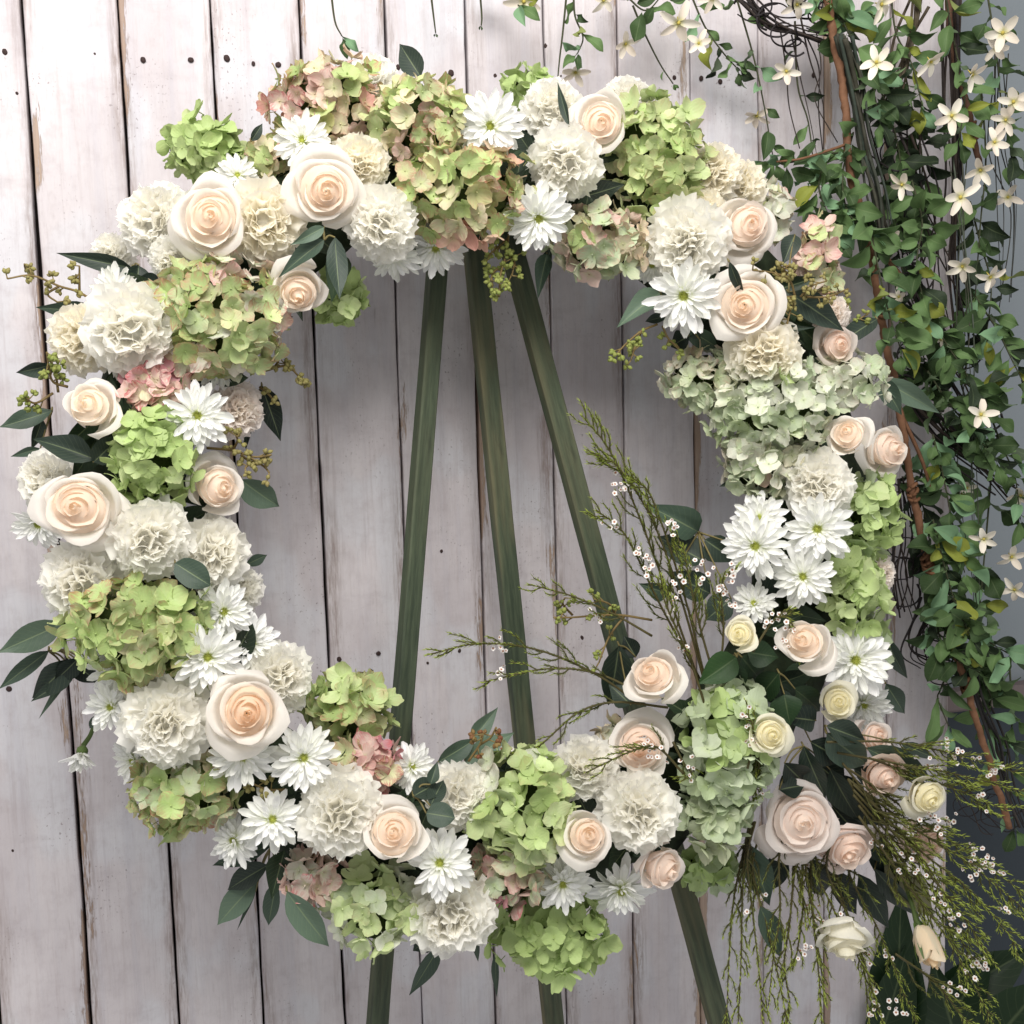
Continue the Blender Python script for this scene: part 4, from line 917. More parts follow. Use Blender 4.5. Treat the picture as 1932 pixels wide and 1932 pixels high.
# ------------------------------------------------------------------ seeded eucalyptus twigs
POD = MB().blob((0, 0, .5), .40, .40, .50, 8, 6, .05).tube([(0, 0, .92), (0, 0, 1.06)], .16, .12, 5).tube([(0, 0, -.35), (0, 0, .1)], .07, .12, 4).mesh('seed_pod', M_POD)
def seeded(label, paths, lift, podcol, dens=1.0, size=9.5, red=False):
    x0, y0 = paths[0][0]; h, *_ = ring_h(x0, y0); d = D0(y0) + 0.035 + 0.05 * h + lift
    t_ = thing('seeded_eucalyptus_twig', Matrix.Translation(P(x0, y0, d)), label, 'seed twig', 'greenery in the wreath'); inv = t_.matrix_world.inverted()
    rn = random.Random(int(x0 + y0 * 3))
    for pts in paths:
        pp = smoothpath([P(x, y, d + .006 * k - (0.012 if k else 0) * 0) for k, (x, y) in enumerate(pts)], 5)
        part('twig', MB().tube([inv @ p for p in pp], .0013, .0008, 5).mesh('twig', M_STEM), t_, None, srgb(122, 104, 66))
        n_ = max(3, int(len(pp) * 0.45 * dens))
        for k in range(n_):
            q = pp[int((0.25 + 0.75 * (k + 1) / n_) * (len(pp) - 1))]
            m = size * mpp(x0, y0, d)
            dr = Vector((rn.gauss(0, 1), rn.gauss(0, .6), rn.gauss(-.2, 1))).normalized()
            e = q + dr * m * rn.uniform(.8, 2.0)
            part('twiglet', MB().tube([inv @ q, inv @ e], .0008, .0006, 4).mesh('twiglet', M_STEM), t_, None, srgb(128, 112, 70))
            for j in range(rn.randint(4, 7)):
                dd = (dr + Vector((rn.gauss(0, .8), rn.gauss(0, .8), rn.gauss(0, .8)))).normalized()
                part('seed_pod', POD, t_, inv @ frame(e + dd * m * .2, dd) @ Matrix.Scale(m * rn.uniform(.75, 1.2), 4), mixc(podcol, srgb(160, 160, 90), rn.random() * .4))
    return t_
SD, SDG = srgb(142, 132, 84), srgb(132, 144, 74)
seeded('branching twig of brown seeds reaching out at the upper left', [[(190, 578), (150, 552), (112, 540), (60, 520), (14, 526)], [(150, 552), (150, 525), (150, 502)], [(112, 540), (90, 555), (108, 570)], [(60, 520), (48, 506), (46, 498)]], -.02, SD, .8)
seeded('upright spike of olive seeds on the left outer edge', [[(128, 730), (100, 720), (92, 690), (88, 664)], [(100, 742), (70, 760), (52, 756)], [(110, 740), (106, 700), (112, 680)]], -.01, SDG, 1.3)
seeded('small twig of seeds on the inner edge under the large upper left hydrangea', [[(498, 700), (540, 690), (560, 706), (572, 722)], [(520, 690), (528, 676)], [(490, 730), (508, 745), (520, 760)]], -.02, SD, .8)
seeded('twig of olive seeds right of the chrysanthemum on the left inner edge', [[(390, 845), (440, 850), (480, 862), (512, 858)], [(440, 848), (448, 832), (446, 822)], [(470, 862), (498, 880), (508, 892)], [(455, 858), (470, 872), (462, 884)]], .0, SD, .9)
seeded('hanging cluster of green seeds at the top between the easel legs', [[(960, 440), (955, 480), (944, 520), (942, 560)], [(950, 500), (930, 515), (928, 530)], [(955, 470), (970, 490), (966, 520)], [(958, 450), (936, 470), (925, 480)]], -.01, SDG, 1.7, 9)
seeded('green seeds under the grey leaf left of the upper right chrysanthemum', [[(1240, 612), (1210, 625), (1180, 650), (1162, 670)], [(1250, 615), (1262, 640), (1280, 655)], [(1210, 625), (1200, 650), (1190, 680)]], -.01, SDG, 1.2, 9)
seeded('dense cluster of olive seeds right of the flat upper right rose', [[(1500, 560), (1490, 530), (1460, 515), (1420, 510)], [(1490, 530), (1480, 510), (1490, 500)], [(1500, 560), (1470, 560), (1440, 552)], [(1500, 560), (1490, 590), (1484, 620)], [(1510, 560), (1530, 540), (1560, 530)], [(1520, 560), (1560, 560), (1600, 545)]], .03, SD, 1.5, 8.5)
seeded('olive seeds beside the dark leaf on the right outer edge', [[(1580, 630), (1610, 610), (1640, 590)], [(1600, 615), (1590, 590), (1600, 575)]], -.02, SDG, 1.2, 8)
seeded('short twig of seeds between chrysanthemums on the lower left', [[(540, 1490), (505, 1490), (475, 1478)], [(520, 1492), (510, 1506), (498, 1516)]], -.01, SD, 1.2, 9)
seeded('few dried red-brown seeds above the grey leaves at the bottom inner edge', [[(884, 1436), (905, 1405), (912, 1385)], [(905, 1405), (925, 1392), (936, 1372)]], .025, srgb(120, 70, 50), 1.0, 9)
seeded('loose green seeds by the waxflower in the open centre', [[(1230, 1170), (1160, 1160), (1080, 1165), (1045, 1165)], [(1160, 1160), (1150, 1140), (1120, 1130)], [(1180, 1160), (1150, 1200), (1130, 1250)], [(1080, 1160), (1062, 1140), (1066, 1128)]], .03, SDG, 1.1, 8)

# ------------------------------------------------------------------ waxflower sprigs
def blossom_mesh():
    b = MB()
    for k in range(5):
        a = k * 1.2566
        def fn(u, v):
            y = .12 + v * .88; x = u * .52 * math.sin(math.pi * (.15 + .75 * v)) ** .7; z = .25 * v * v + .1
            return (x * math.cos(a) + y * math.sin(a), -x * math.sin(a) + y * math.cos(a), z)
        b.grid(2, 3, fn)
    c = len(b.v); b.blob((0, 0, .02), .26, .26, .22, 6, 4)
    for i in range(c, len(b.v)): b.t[i] = 0.0
    return b.mesh('waxflower_blossom', M_BLOSSOM)
BLO = blossom_mesh()
WAXN = [0]
def wax(label, pts, lift0, lift1, twigs=1.0, blooms=6, dark=srgb(66, 66, 34), tl=70, spots=None, reach=(0.25, 1.0), nl=9.5):
    x0, y0 = pts[0]; h, *_ = ring_h(x0, y0); d = D0(y0) + 0.05
    t_ = thing('waxflower_sprig', Matrix.Translation(P(x0, y0, d + lift0)), label, 'waxflower', 'waxflower sprigs in the bouquet'); inv = t_.matrix_world.inverted()
    WAXN[0] += 1; rn = random.Random(WAXN[0] * 17)
    n0 = len(pts)
    pp = smoothpath([P(x, y, d + lift0 + (lift1 - lift0) * k / (n0 - 1)) for k, (x, y) in enumerate(pts)], 7)
    part('stem', MB().tube([inv @ p for p in pp], .0013, .0006, 5).mesh('stem', M_STEM), t_, None, srgb(78, 72, 42))
    m = mpp(x0, y0, d + lift0); L = sum((pp[i + 1] - pp[i]).length for i in range(len(pp) - 1)) / m
    nb = MB(); tb = MB(); tips = []
    def needles(path, t0, t1, step):
        seg = sum((path[i + 1] - path[i]).length for i in range(len(path) - 1)); c = max(3, int(seg / (step * m)))
        for k in range(c):
            f = k / c * (len(path) - 1); i = int(f); q = path[i].lerp(path[min(i + 1, len(path) - 1)], f - i)
            dr = (path[min(i + 1, len(path) - 1)] - path[i]); 
            if dr.length < 1e-9: continue
            dr.normalize()
            sd = Vector((rn.gauss(0, 1), rn.gauss(0, 1), rn.gauss(0, 1))); sd = (sd - dr * sd.dot(dr)).normalized()
            nd = (dr * 1.0 + sd * rn.uniform(.35, .75)).normalized(); ln = nl * m * rn.uniform(.8, 1.5); wdt = 1.0 * m
            o = dr.cross(nd).normalized() * wdt; b = len(nb.v); tt = t0 + (t1 - t0) * k / c
            o2 = nd.cross(o).normalized() * wdt * .7
            nb.v += [inv @ q, inv @ (q + nd * ln * .5 + o), inv @ (q + nd * ln), inv @ (q + nd * ln * .5 - o), inv @ (q + nd * ln * .5 + o2)]
            nb.u += [0] * 5; nb.t += [tt] * 5
            nb.f += [(b, b + 1, b + 4), (b + 1, b + 2, b + 4), (b + 2, b + 3, b + 4), (b + 3, b, b + 4)]
    nt = max(2, int(L / 26 * twigs))
    for k in range(nt):
        f = reach[0] + (reach[1] - reach[0]) * (k + rn.random() * .6) / nt; i = min(len(pp) - 2, int(f * (len(pp) - 1))); q = pp[i]; dr = (pp[i + 1] - pp[i]).normalized()
        sd = Vector((rn.gauss(0, 1), rn.gauss(0, .5), rn.gauss(0, 1))); sd = (sd - dr * sd.dot(dr)).normalized()
        ln = tl * m * rn.uniform(.5, 1.15) * (1.1 - .5 * f)
        e1 = q + (dr * .8 + sd * .55).normalized() * ln * .5; e2 = e1 + (dr + sd * .2 + Vector((0, 0, .12))).normalized() * ln * .55
        path = smoothpath([q, e1, e2], 4); tb.tube([inv @ p for p in path], .0008, .0005, 4, False)
        needles(path[1:], f * .8, min(1, f + .35), 1.9); tips.append((e2, dr)); tips.append((e1, dr))
    needles(pp[int(len(pp) * reach[0]):], reach[0] * .8, 1.0, 2.0)
    if tb.v: part('side_twig', tb.mesh('side_twig', M_STEM), t_, None, srgb(74, 72, 38))['kind'] = 'stuff'
    part('needles', nb.mesh('needles', M_NEEDLE), t_, None, dark)['kind'] = 'stuff'
    sp_ = [P(x, y, d + lift1) for (x, y) in (spots or [])] or [t[0] for t in rn.sample(tips, min(len(tips), max(1, blooms // 4)))]
    for k in range(blooms):
        c = sp_[k % len(sp_)] + Vector((rn.gauss(0, 1), rn.gauss(0, .7), rn.gauss(0, 1))) * m * (9 if blooms > 6 else 6)
        nrm = ((CAM - c).normalized() + Vector((rn.gauss(0, .5), rn.gauss(0, .3), rn.gauss(.1, .5)))).normalized()
        part('blossom', BLO, t_, inv @ frame(c, nrm, None, rn.uniform(0, 6)) @ Matrix.Scale(m * rn.uniform(3.6, 5.6), 4))
    return t_
GG = srgb(72, 84, 36)
wax('tallest waxflower sprig rising from the bouquet to the easel leg', [(1320, 1290), (1260, 1120), (1200, 960), (1150, 850), (1098, 784)], .03, .03, 1.0, 10, GG, 80, [(1170, 925), (1165, 905)])
wax('waxflower sprig rising just right of the tallest one', [(1330, 1290), (1285, 1130), (1230, 980), (1165, 880), (1130, 868)], .03, .04, 1.0, 9, GG, 70, [(1215, 1040), (1225, 1050)])
wax('leafy waxflower tip leaning left below the tallest sprigs', [(1320, 1280), (1240, 1130), (1180, 1010), (1125, 962)], .02, .03, 1.0, 5, GG, 66)
wax('short upright waxflower sprig beside the broad dark leaf', [(1330, 1280), (1290, 1120), (1230, 940), (1190, 905)], .03, .05, .9, 8, GG, 60, [(1260, 1000), (1265, 985)])
wax('thick waxflower clump with white blossoms left of the chrysanthemums', [(1345, 1270), (1320, 1180), (1300, 1090), (1290, 1030)], .05, .05, 1.5, 26, GG, 70, [(1290, 1100), (1315, 1070), (1330, 1090), (1370, 1090), (1270, 1140)])
wax('waxflower sprig with blossoms near the lower left chrysanthemum of three', [(1360, 1260), (1365, 1180), (1360, 1110), (1378, 1075)], .05, .05, 1.3, 18, GG, 60, [(1375, 1085), (1362, 1105), (1380, 1140)])
wax('dark bare-stemmed waxflower sprig between single rose and rosebud', [(1330, 1330), (1300, 1240), (1260, 1150), (1240, 1090)], .05, .05, 1.2, 8, srgb(58, 54, 30), 60)
wax('brown-centred waxflower clump draped over the large peach rose', [(1420, 1230), (1460, 1170), (1490, 1170), (1510, 1225)], .075, .075, 1.6, 30, srgb(84, 80, 34), 50, [(1470, 1165), (1490, 1190), (1480, 1215), (1455, 1175), (1500, 1200)])
wax('long waxflower sprig reaching farthest left across the easel legs', [(1210, 1330), (1120, 1270), (1010, 1225), (900, 1215), (806, 1236)], .04, .02, .8, 8, GG, 70, [(930, 1215), (945, 1230)], (.3, 1))
wax('waxflower sprig reaching left below the farthest one', [(1230, 1320), (1130, 1272), (1030, 1262), (908, 1288)], .05, .03, .8, 6, GG, 60, None, (.3, 1))
wax('waxflower sprig pointing left above the farthest one', [(1230, 1200), (1160, 1160), (1080, 1125), (996, 1102)], .04, .03, .9, 5, GG, 56, None, (.3, 1))
wax('curving waxflower sprig hanging left toward the bottom inner edge', [(1260, 1335), (1160, 1325), (1090, 1345), (1020, 1405), (970, 1428)], .045, .03, .9, 6, GG, 56, None, (.25, 1))
wax('waxflower sprig lying across the pale rose on the lower inner edge', [(1290, 1460), (1240, 1410), (1190, 1418), (1105, 1458)], .06, .06, 1.3, 16, srgb(84, 88, 34), 56, [(1230, 1415), (1245, 1430), (1215, 1400)])
wax('waxflower tuft on the sage hydrangea beside the middle ivory rose', [(1410, 1450), (1420, 1410), (1420, 1370), (1408, 1345)], .08, .08, 1.6, 16, srgb(92, 98, 34), 50, [(1410, 1380), (1418, 1400), (1406, 1350)])
wax('waxflower tuft drooping on the sage hydrangea', [(1425, 1390), (1432, 1440), (1425, 1480), (1428, 1510)], .08, .07, 1.4, 4, srgb(104, 112, 36), 44)
wax('small waxflower tuft below the pale rose', [(1270, 1400), (1290, 1440), (1305, 1460), (1290, 1470)], .06, .06, 1.2, 8, GG, 36, [(1295, 1445), (1300, 1460)])
BK, YG = srgb(44, 40, 26), srgb(74, 74, 34)
wax('topmost waxflower sprig sweeping to the right frame edge', [(1560, 1400), (1680, 1400), (1790, 1420), (1932, 1462)], .06, .05, 1.1, 18, YG, 76, [(1785, 1412), (1800, 1425), (1840, 1440), (1880, 1455)], (.3, 1))
wax('second waxflower sprig sweeping right under the topmost one', [(1580, 1420), (1690, 1440), (1800, 1460), (1960, 1500)], .05, .05, 1.3, 12, YG, 76, [(1745, 1440), (1815, 1430), (1860, 1460)], (.3, 1))
RS = [
 ('waxflower sprig sloping down to the right frame edge above the blossoms', [(1600, 1450), (1700, 1520), (1800, 1590), (1940, 1690)], YG, 14, [(1790, 1550), (1840, 1600)]),
 ('waxflower sprig with a white blossom cluster over the dark panel', [(1600, 1470), (1720, 1560), (1830, 1630), (1960, 1740)], YG, 30, [(1830, 1645), (1860, 1630), (1845, 1620), (1875, 1640)]),
 ('waxflower sprig ending halfway down the right frame edge', [(1610, 1480), (1730, 1600), (1830, 1680), (1925, 1790)], YG, 8, None),
 ('waxflower sprig with drooping yellow tips over the dark panel', [(1610, 1490), (1720, 1610), (1810, 1720), (1865, 1800)], YG, 10, [(1780, 1700), (1800, 1720)]),
 ('waxflower sprig with a blossom tuft right of the hanging rosebud', [(1620, 1520), (1700, 1620), (1790, 1740), (1850, 1830)], YG, 18, [(1845, 1815), (1855, 1825), (1830, 1810)]),
 ('waxflower sprig just above the hanging rosebud', [(1610, 1500), (1690, 1590), (1760, 1680), (1830, 1780)], YG, 12, [(1715, 1620), (1745, 1650), (1700, 1600)]),
 ('dense waxflower sprig running straight to the lower right corner', [(1620, 1540), (1720, 1680), (1800, 1790), (1890, 1960)], YG, 10, [(1800, 1740), (1810, 1760)]),
 ('blossomed waxflower sprig crossing the dim peach rose', [(1590, 1440), (1660, 1530), (1740, 1620), (1790, 1700)], srgb(70, 66, 32), 20, [(1745, 1540), (1765, 1560), (1730, 1640), (1710, 1625)]),
 ('dark waxflower sprig behind the olive brown leaf', [(1600, 1470), (1650, 1560), (1710, 1650), (1760, 1750)], BK, 6, None),
 ('waxflower sprig below the hanging rosebud toward the bottom edge', [(1690, 1800), (1760, 1850), (1810, 1910), (1850, 1960)], YG, 14, [(1790, 1860), (1810, 1870), (1840, 1850)]),
 ('short waxflower sprig tip near the right frame edge over the rail', [(1640, 1430), (1750, 1470), (1830, 1500), (1900, 1530)], YG, 10, [(1760, 1450), (1850, 1510)]),
]
for k, (lab, pts, c, nb_, sp2) in enumerate(RS): wax(lab, pts, .045, .02 + .012 * (k % 4), 1.35, nb_, c, 80, sp2, (.12, 1))
DS = [
 ('leftmost dark waxflower strand hanging beside the right easel leg', [(1400, 1620), (1384, 1700), (1376, 1800), (1370, 1945)], BK, 0, None),
 ('second dark waxflower strand hanging right of the easel leg', [(1405, 1620), (1400, 1720), (1398, 1820), (1392, 1950)], BK, 0, None),
 ('dark brownish waxflower strand hanging behind the long dark leaf', [(1410, 1620), (1420, 1720), (1432, 1830), (1440, 1930)], BK, 2, None),
 ('waxflower strand hanging under the tip of the long dark leaf', [(1420, 1640), (1445, 1740), (1470, 1850), (1490, 1950)], srgb(60, 58, 30), 4, None),
 ('bright yellow-green waxflower strand hanging below the largest blush rose', [(1500, 1620), (1515, 1700), (1505, 1790), (1495, 1830)], srgb(92, 98, 34), 16, [(1520, 1740), (1530, 1730), (1515, 1790)]),
 ('waxflower strand hanging in front of the upside-down white rose', [(1520, 1620), (1530, 1700), (1545, 1800), (1560, 1900)], srgb(80, 82, 34), 16, [(1580, 1750), (1550, 1735), (1530, 1720)]),
 ('bushy waxflower strand hanging straight to the bottom edge', [(1530, 1640), (1535, 1740), (1545, 1840), (1552, 1960)], srgb(62, 64, 32), 4, None),
 ('blossomed waxflower strand crossing the upside-down white rose to the right', [(1530, 1620), (1570, 1710), (1610, 1790), (1650, 1860)], srgb(80, 84, 34), 24, [(1590, 1745), (1600, 1760), (1610, 1770), (1580, 1735)]),
 ('dark waxflower strand behind the rose hanging face down', [(1560, 1640), (1600, 1730), (1630, 1830), (1640, 1950)], BK, 4, None),
 ('waxflower strand with dim blossoms at the bottom edge', [(1580, 1660), (1620, 1780), (1650, 1880), (1680, 1960)], srgb(60, 58, 32), 18, [(1660, 1890), (1680, 1900), (1700, 1910), (1650, 1910)]),
 ('yellowish waxflower strand beside the long dark leaf tip', [(1500, 1640), (1490, 1740), (1480, 1820), (1490, 1900), (1475, 1960)], srgb(90, 90, 34), 5, [(1520, 1790), (1512, 1800)]),
 ('dark waxflower strand under the largest blush rose', [(1470, 1620), (1472, 1720), (1460, 1800), (1450, 1900)], BK, 0, None),
 ('dense green waxflower strand left of the hanging rosebud', [(1600, 1640), (1660, 1760), (1700, 1860), (1740, 1960)], srgb(66, 76, 34), 4, None),
]
for k, (lab, pts, c, nb_, sp2) in enumerate(DS): wax(lab, [(pts[0][0] + 15, pts[0][1] - 70)] + pts, .01 + .012 * (k % 3), .0 + .01 * (k % 4), .95 if c == BK else 1.15, nb_, c, 56, sp2, (.12, 1), 9)

# ------------------------------------------------------------------ hanging silk vines, rattan rod and dark twigs on the right
VD, VM, VMINT, VY, VSHADE = srgb(62, 82, 50), srgb(98, 124, 78), srgb(122, 156, 120), srgb(136, 142, 62), srgb(44, 56, 40)  # last tone is leaf green darkened for shade inside the overlapping vines
def pickleaf(rn, mode):
    w_ = {'mix': (32, 36, 12, 4, 16), 'dark': (40, 16, 4, 2, 38), 'light': (18, 42, 26, 8, 6), 'yel': (18, 42, 12, 20, 8)}[mode]  # the dark mix paints that shade into the vines at the back
    return rn.choices((VD, VM, VMINT, VY, VSHADE), w_)[0]
VN = [0]
def vine(label, pts, d0, d1, nleaf, mode='mix', ll=52, lw=27, stemc=srgb(66, 70, 50), rs=.0013, flat=.6, name='silk_vine', ends=True):
    VN[0] += 1; rn = random.Random(VN[0] * 31)
    t_ = thing(name, Matrix.Translation(P(*pts[0], d0)), label, 'silk vine', 'silk vines hanging on the right'); inv = t_.matrix_world.inverted()
    n0 = len(pts); pp = smoothpath([P(x, y, d0 + (d1 - d0) * k / (n0 - 1)) for k, (x, y) in enumerate(pts)], 6)
    part('stem', MB().tube([inv @ p for p in pp], rs, rs * .55, 5).mesh('stem', M_TWIG), t_, None, stemc)
    m = mpp(*pts[0], d0)
    for k in range(nleaf):
        f = (k + rn.uniform(.1, .9)) / nleaf * (len(pp) - 1) * .99; i = int(f); q = pp[i].lerp(pp[i + 1], f - i); dr = (pp[i + 1] - pp[i]).normalized()
        side = 1 if k % 2 else -1
        sd = (RIGHT * side * rn.uniform(.5, 1.2) + Vector((0, rn.gauss(-.2, flat), 0)) + Vector((0, 0, rn.gauss(-.15, .45)))).normalized()
        v = (dr * rn.uniform(.2, 1.0) + sd).normalized(); L = ll * m * rn.uniform(.6, 1.25)
        a = q; c = pickleaf(rn, mode); c = mixc(c, (c[0] * 1.4, c[1] * 1.4, c[2] * 1.4), rn.uniform(-.4, .5))
        part('leaf', rn.choice(SILK), t_, inv @ leaf_matrix(a, a + v * L, L * lw / ll * rn.uniform(.85, 1.2), rn.gauss(0, .8)), c)
    if ends:
        for s_ in (-.5, .5):
            v = ((pp[-1] - pp[-3]).normalized() + RIGHT * s_ * rn.uniform(.5, 1)).normalized(); L = ll * m * .8
            part('leaf', rn.choice(SILK), t_, inv @ leaf_matrix(pp[-1], pp[-1] + v * L, L * .45, rn.gauss(0, .4)), pickleaf(rn, mode))
    return t_
VI = [
 ('short vine tip with two pale leaves left of the lone dark leaf', [(624, -20), (632, 40), (645, 68)], .03, .04, 0, 'yel', 46, 20),
 ('bare vine tip hanging at the top above the lone dark leaf', [(812, -20), (818, 30), (822, 62)], .03, .03, 0, 'mix', 10, 4),
 ('bare forked vine tip hanging at the top right of the lone dark leaf', [(905, -20), (909, 30), (908, 48)], .03, .03, 0, 'mix', 10, 4),
 ('vine tip with yellow-green leaves at the top edge above the small green hydrangea', [(985, -30), (970, -5), (978, 10)], .04, .06, 2, 'yel', 56, 22),
 ('forked vine tip with green leaves hanging above the top rose', [(1082, -20), (1085, 30), (1100, 70), (1090, 100)], .04, .06, 4, 'yel', 46, 22),
 ('thin vine strand dangling down to the top carnation', [(1070, -20), (1062, 60), (1056, 110), (1052, 152)], .05, .06, 0, 'mix', 20, 8),
 ('vine with broad leaves at the top edge right of the top rose', [(1170, -30), (1190, 0), (1220, 20), (1250, -10)], .04, .08, 6, 'mix', 52, 30),
 ('bare dark vine stem slanting down right of the top rose', [(1194, 10), (1215, 60), (1245, 120), (1270, 158)], .04, .03, 1, 'mix', 16, 6),
 ('leafy vine tip slanting down over the planks right of the top', [(1300, -20), (1330, 50), (1365, 100), (1390, 128)], .04, .05, 7, 'mix', 46, 20),
 ('thin vine falling beside the plank gap to the upper right hydrangea', [(1385, -20), (1420, 100), (1440, 190), (1460, 305)], .05, .06, 6, 'mix', 48, 22),
 ('fine twiggy strand hanging left of the rattan rod', [(1500, 40), (1505, 160), (1525, 230), (1535, 310)], .05, .06, 3, 'mix', 40, 16),
 ('short leafy vine pointing left from the rod toward the upper right hydrangea', [(1620, 290), (1560, 290), (1500, 305), (1460, 310)], .08, .08, 10, 'light', 54, 24),
 ('leafy vine clump left of the rod above the coral hydrangea', [(1560, 300), (1545, 350), (1560, 400), (1580, 450)], .08, .10, 18, 'light', 50, 28),
 ('vine crossing the rod with mint leaves beside the upper right hydrangea', [(1610, 250), (1590, 330), (1600, 400), (1640, 440)], .09, .12, 16, 'light', 54, 28),
 ('vine of dark leaves along the top right of the rod', [(1560, -20), (1600, 60), (1640, 140), (1660, 230)], .08, .10, 18, 'mix', 54, 28),
 ('vine of pale leaves at the top edge near the wire tangle', [(1520, -30), (1560, 10), (1590, 40), (1620, 30)], .08, .09, 10, 'light', 50, 28),
 ('vine hanging from the top edge with olive leaves', [(1680, -30), (1690, 60), (1720, 120), (1740, 200)], .08, .09, 14, 'yel', 56, 24),
 ('dark vine running down the middle of the upper right corner', [(1640, 120), (1680, 220), (1700, 320), (1690, 420)], .08, .08, 22, 'dark', 54, 28),
 ('dark leafy vine behind the star flowers in the upper right', [(1700, 100), (1720, 200), (1740, 300), (1730, 420)], .06, .06, 18, 'dark', 54, 26),
 ('vine with yellow leaf hanging by the highest right star flowers', [(1780, -30), (1800, 80), (1820, 180), (1810, 260)], .08, .10, 14, 'yel', 54, 24),
 ('vine along the right frame edge at the top', [(1860, -30), (1880, 100), (1890, 200), (1910, 300)], .05, .08, 12, 'yel', 54, 26),
 ('thin trailing strand hanging at the right over the grey wall', [(1850, 150), (1860, 300), (1850, 420), (1840, 560)], .06, .08, 6, 'mix', 50, 24),
 ('mint-leaved vine beside the rod at the height of the flat rose', [(1640, 420), (1660, 520), (1680, 600), (1700, 660)], .12, .14, 14, 'light', 54, 34),
 ('vine of round green leaves right of the rod at upper mid height', [(1720, 340), (1740, 420), (1730, 500), (1750, 600)], .10, .12, 18, 'light', 52, 32),
 ('dark vine behind the rod at upper mid height', [(1680, 400), (1700, 500), (1730, 600), (1750, 720)], .06, .07, 22, 'dark', 52, 30),
 ('vine at the right over the grey wall with dark oval leaves', [(1830, 380), (1850, 460), (1870, 540), (1860, 640)], .06, .08, 16, 'mix', 54, 28),
 ('bushy vine right of the rod at mid height', [(1740, 560), (1780, 640), (1820, 700), (1850, 760)], .10, .12, 24, 'light', 56, 30),
 ('vine with blue-green leaves at the right edge at mid height', [(1840, 560), (1880, 620), (1910, 680), (1940, 740)], .08, .10, 14, 'mix', 58, 28),
 ('dark dense vine behind the paired roses', [(1710, 640), (1750, 730), (1790, 820), (1810, 920)], .06, .07, 26, 'dark', 56, 30),
 ('vine of olive leaves outside the paired roses', [(1750, 700), (1790, 760), (1840, 820), (1880, 870)], .10, .12, 20, 'mix', 58, 30),
 ('drooping vine with a yellow leaf at the right frame edge', [(1860, 760), (1890, 840), (1915, 900), (1925, 980)], .08, .10, 10, 'yel', 58, 32),
 ('vine hanging right of the green edge hydrangea', [(1760, 820), (1780, 900), (1800, 1000), (1820, 1080)], .10, .12, 22, 'light', 54, 30),
 ('dark vine under the right green hydrangea', [(1700, 860), (1740, 950), (1760, 1050), (1790, 1150)], .06, .07, 20, 'dark', 52, 28),
 ('vine of mint leaves on the lower rod', [(1760, 980), (1780, 1060), (1800, 1130), (1830, 1200)], .11, .13, 18, 'light', 56, 34),
 ('thin strand trailing at the right over the grey wall at lower mid height', [(1870, 900), (1860, 1020), (1850, 1130), (1840, 1240)], .06, .08, 8, 'mix', 56, 26),
 ('vine sweeping right at the lower end of the rod', [(1790, 1120), (1830, 1180), (1880, 1220), (1940, 1250)], .11, .13, 16, 'light', 58, 30),
 ('bushy lower vine left of the rod end', [(1780, 1120), (1770, 1190), (1800, 1240), (1850, 1270)], .10, .12, 18, 'mix', 54, 30),
 ('dark vine clump where the rod ends', [(1810, 1080), (1830, 1160), (1850, 1230), (1870, 1300)], .05, .06, 20, 'dark', 54, 30),
 ('slim twig with three narrow leaves hanging beside the plank edge above the waxflower', [(1800, 1240), (1775, 1300), (1770, 1320), (1790, 1370)], .09, .10, 5, 'mix', 62, 18),
 ('vine tip of narrow leaves over the rail at the right', [(1850, 1270), (1870, 1320), (1860, 1370), (1900, 1400)], .08, .09, 8, 'mix', 58, 22),
 ('lowest vine strand trailing down the right frame edge', [(1905, 1260), (1910, 1360), (1900, 1440), (1915, 1560)], .06, .07, 8, 'yel', 60, 26),
]
for (lab, pts, a_, b_, nl_, md, ll_, lw_) in VI: vine(lab, pts, a_, b_, int(nl_ * 1.45), md, ll_ * 1.15, lw_ * 1.1)

# white star flowers of the silk garland
def star_petal(bend, tw, wd):
    def fn(u, v):
        s = wd * math.sin(math.pi * (.10 + .80 * v)) ** .8
        return (u * s + tw * v * v, .06 + v * (.94 - .1 * abs(bend)), bend * v * v + .04 * v + .5 * u * u * s * (1 - .5 * v) + tw * u * v * .4)
    return MB().grid(4, 6, fn).mesh('star_petal', M_STAR)
STARP = [star_petal(-.35, .1, .22), star_petal(.12, -.12, .24), star_petal(-.1, .05, .2), star_petal(.3, -.05, .23)]
STARC = MB().blob((0, 0, .05), .10, .10, .10, 7, 5).tube([(0, 0, .0), (.03, 0, -.45)], .05, .03, 5).mesh('star_centre', M_DISC)
def star(px, py, r, d, face, label, col=srgb(232, 220, 204), npet=5, closed=0.0):
    rn = random.Random(int(px * 5 + py)); c = P(px, py, d); N = facing(px, py, d, *face); s = r * .86 * mpp(px, py, d); N = (N + Vector((rn.gauss(0, .3), 0, rn.gauss(0, .3)))).normalized()
    t_ = thing('star_flower', frame(c, N, None, rn.uniform(0, 6)) @ Matrix.Scale(s, 4), label, 'silk flower', 'white star flowers on the silk vines')
    part('flower_centre', STARC, t_, None, srgb(206, 190, 96))
    for k in range(npet):
        part('petal', rn.choice(STARP), t_, Matrix.Rotation(k * 2 * math.pi / npet + rn.uniform(-.15, .15), 4, 'Z') @ Matrix.Rotation(rad(rn.uniform(-8, 30) + closed * 45), 4, 'X') @ Matrix.Diagonal((1, rn.uniform(.85, 1.08), 1, 1)), mixc(col, srgb(240, 234, 220), rn.random()))
    return t_
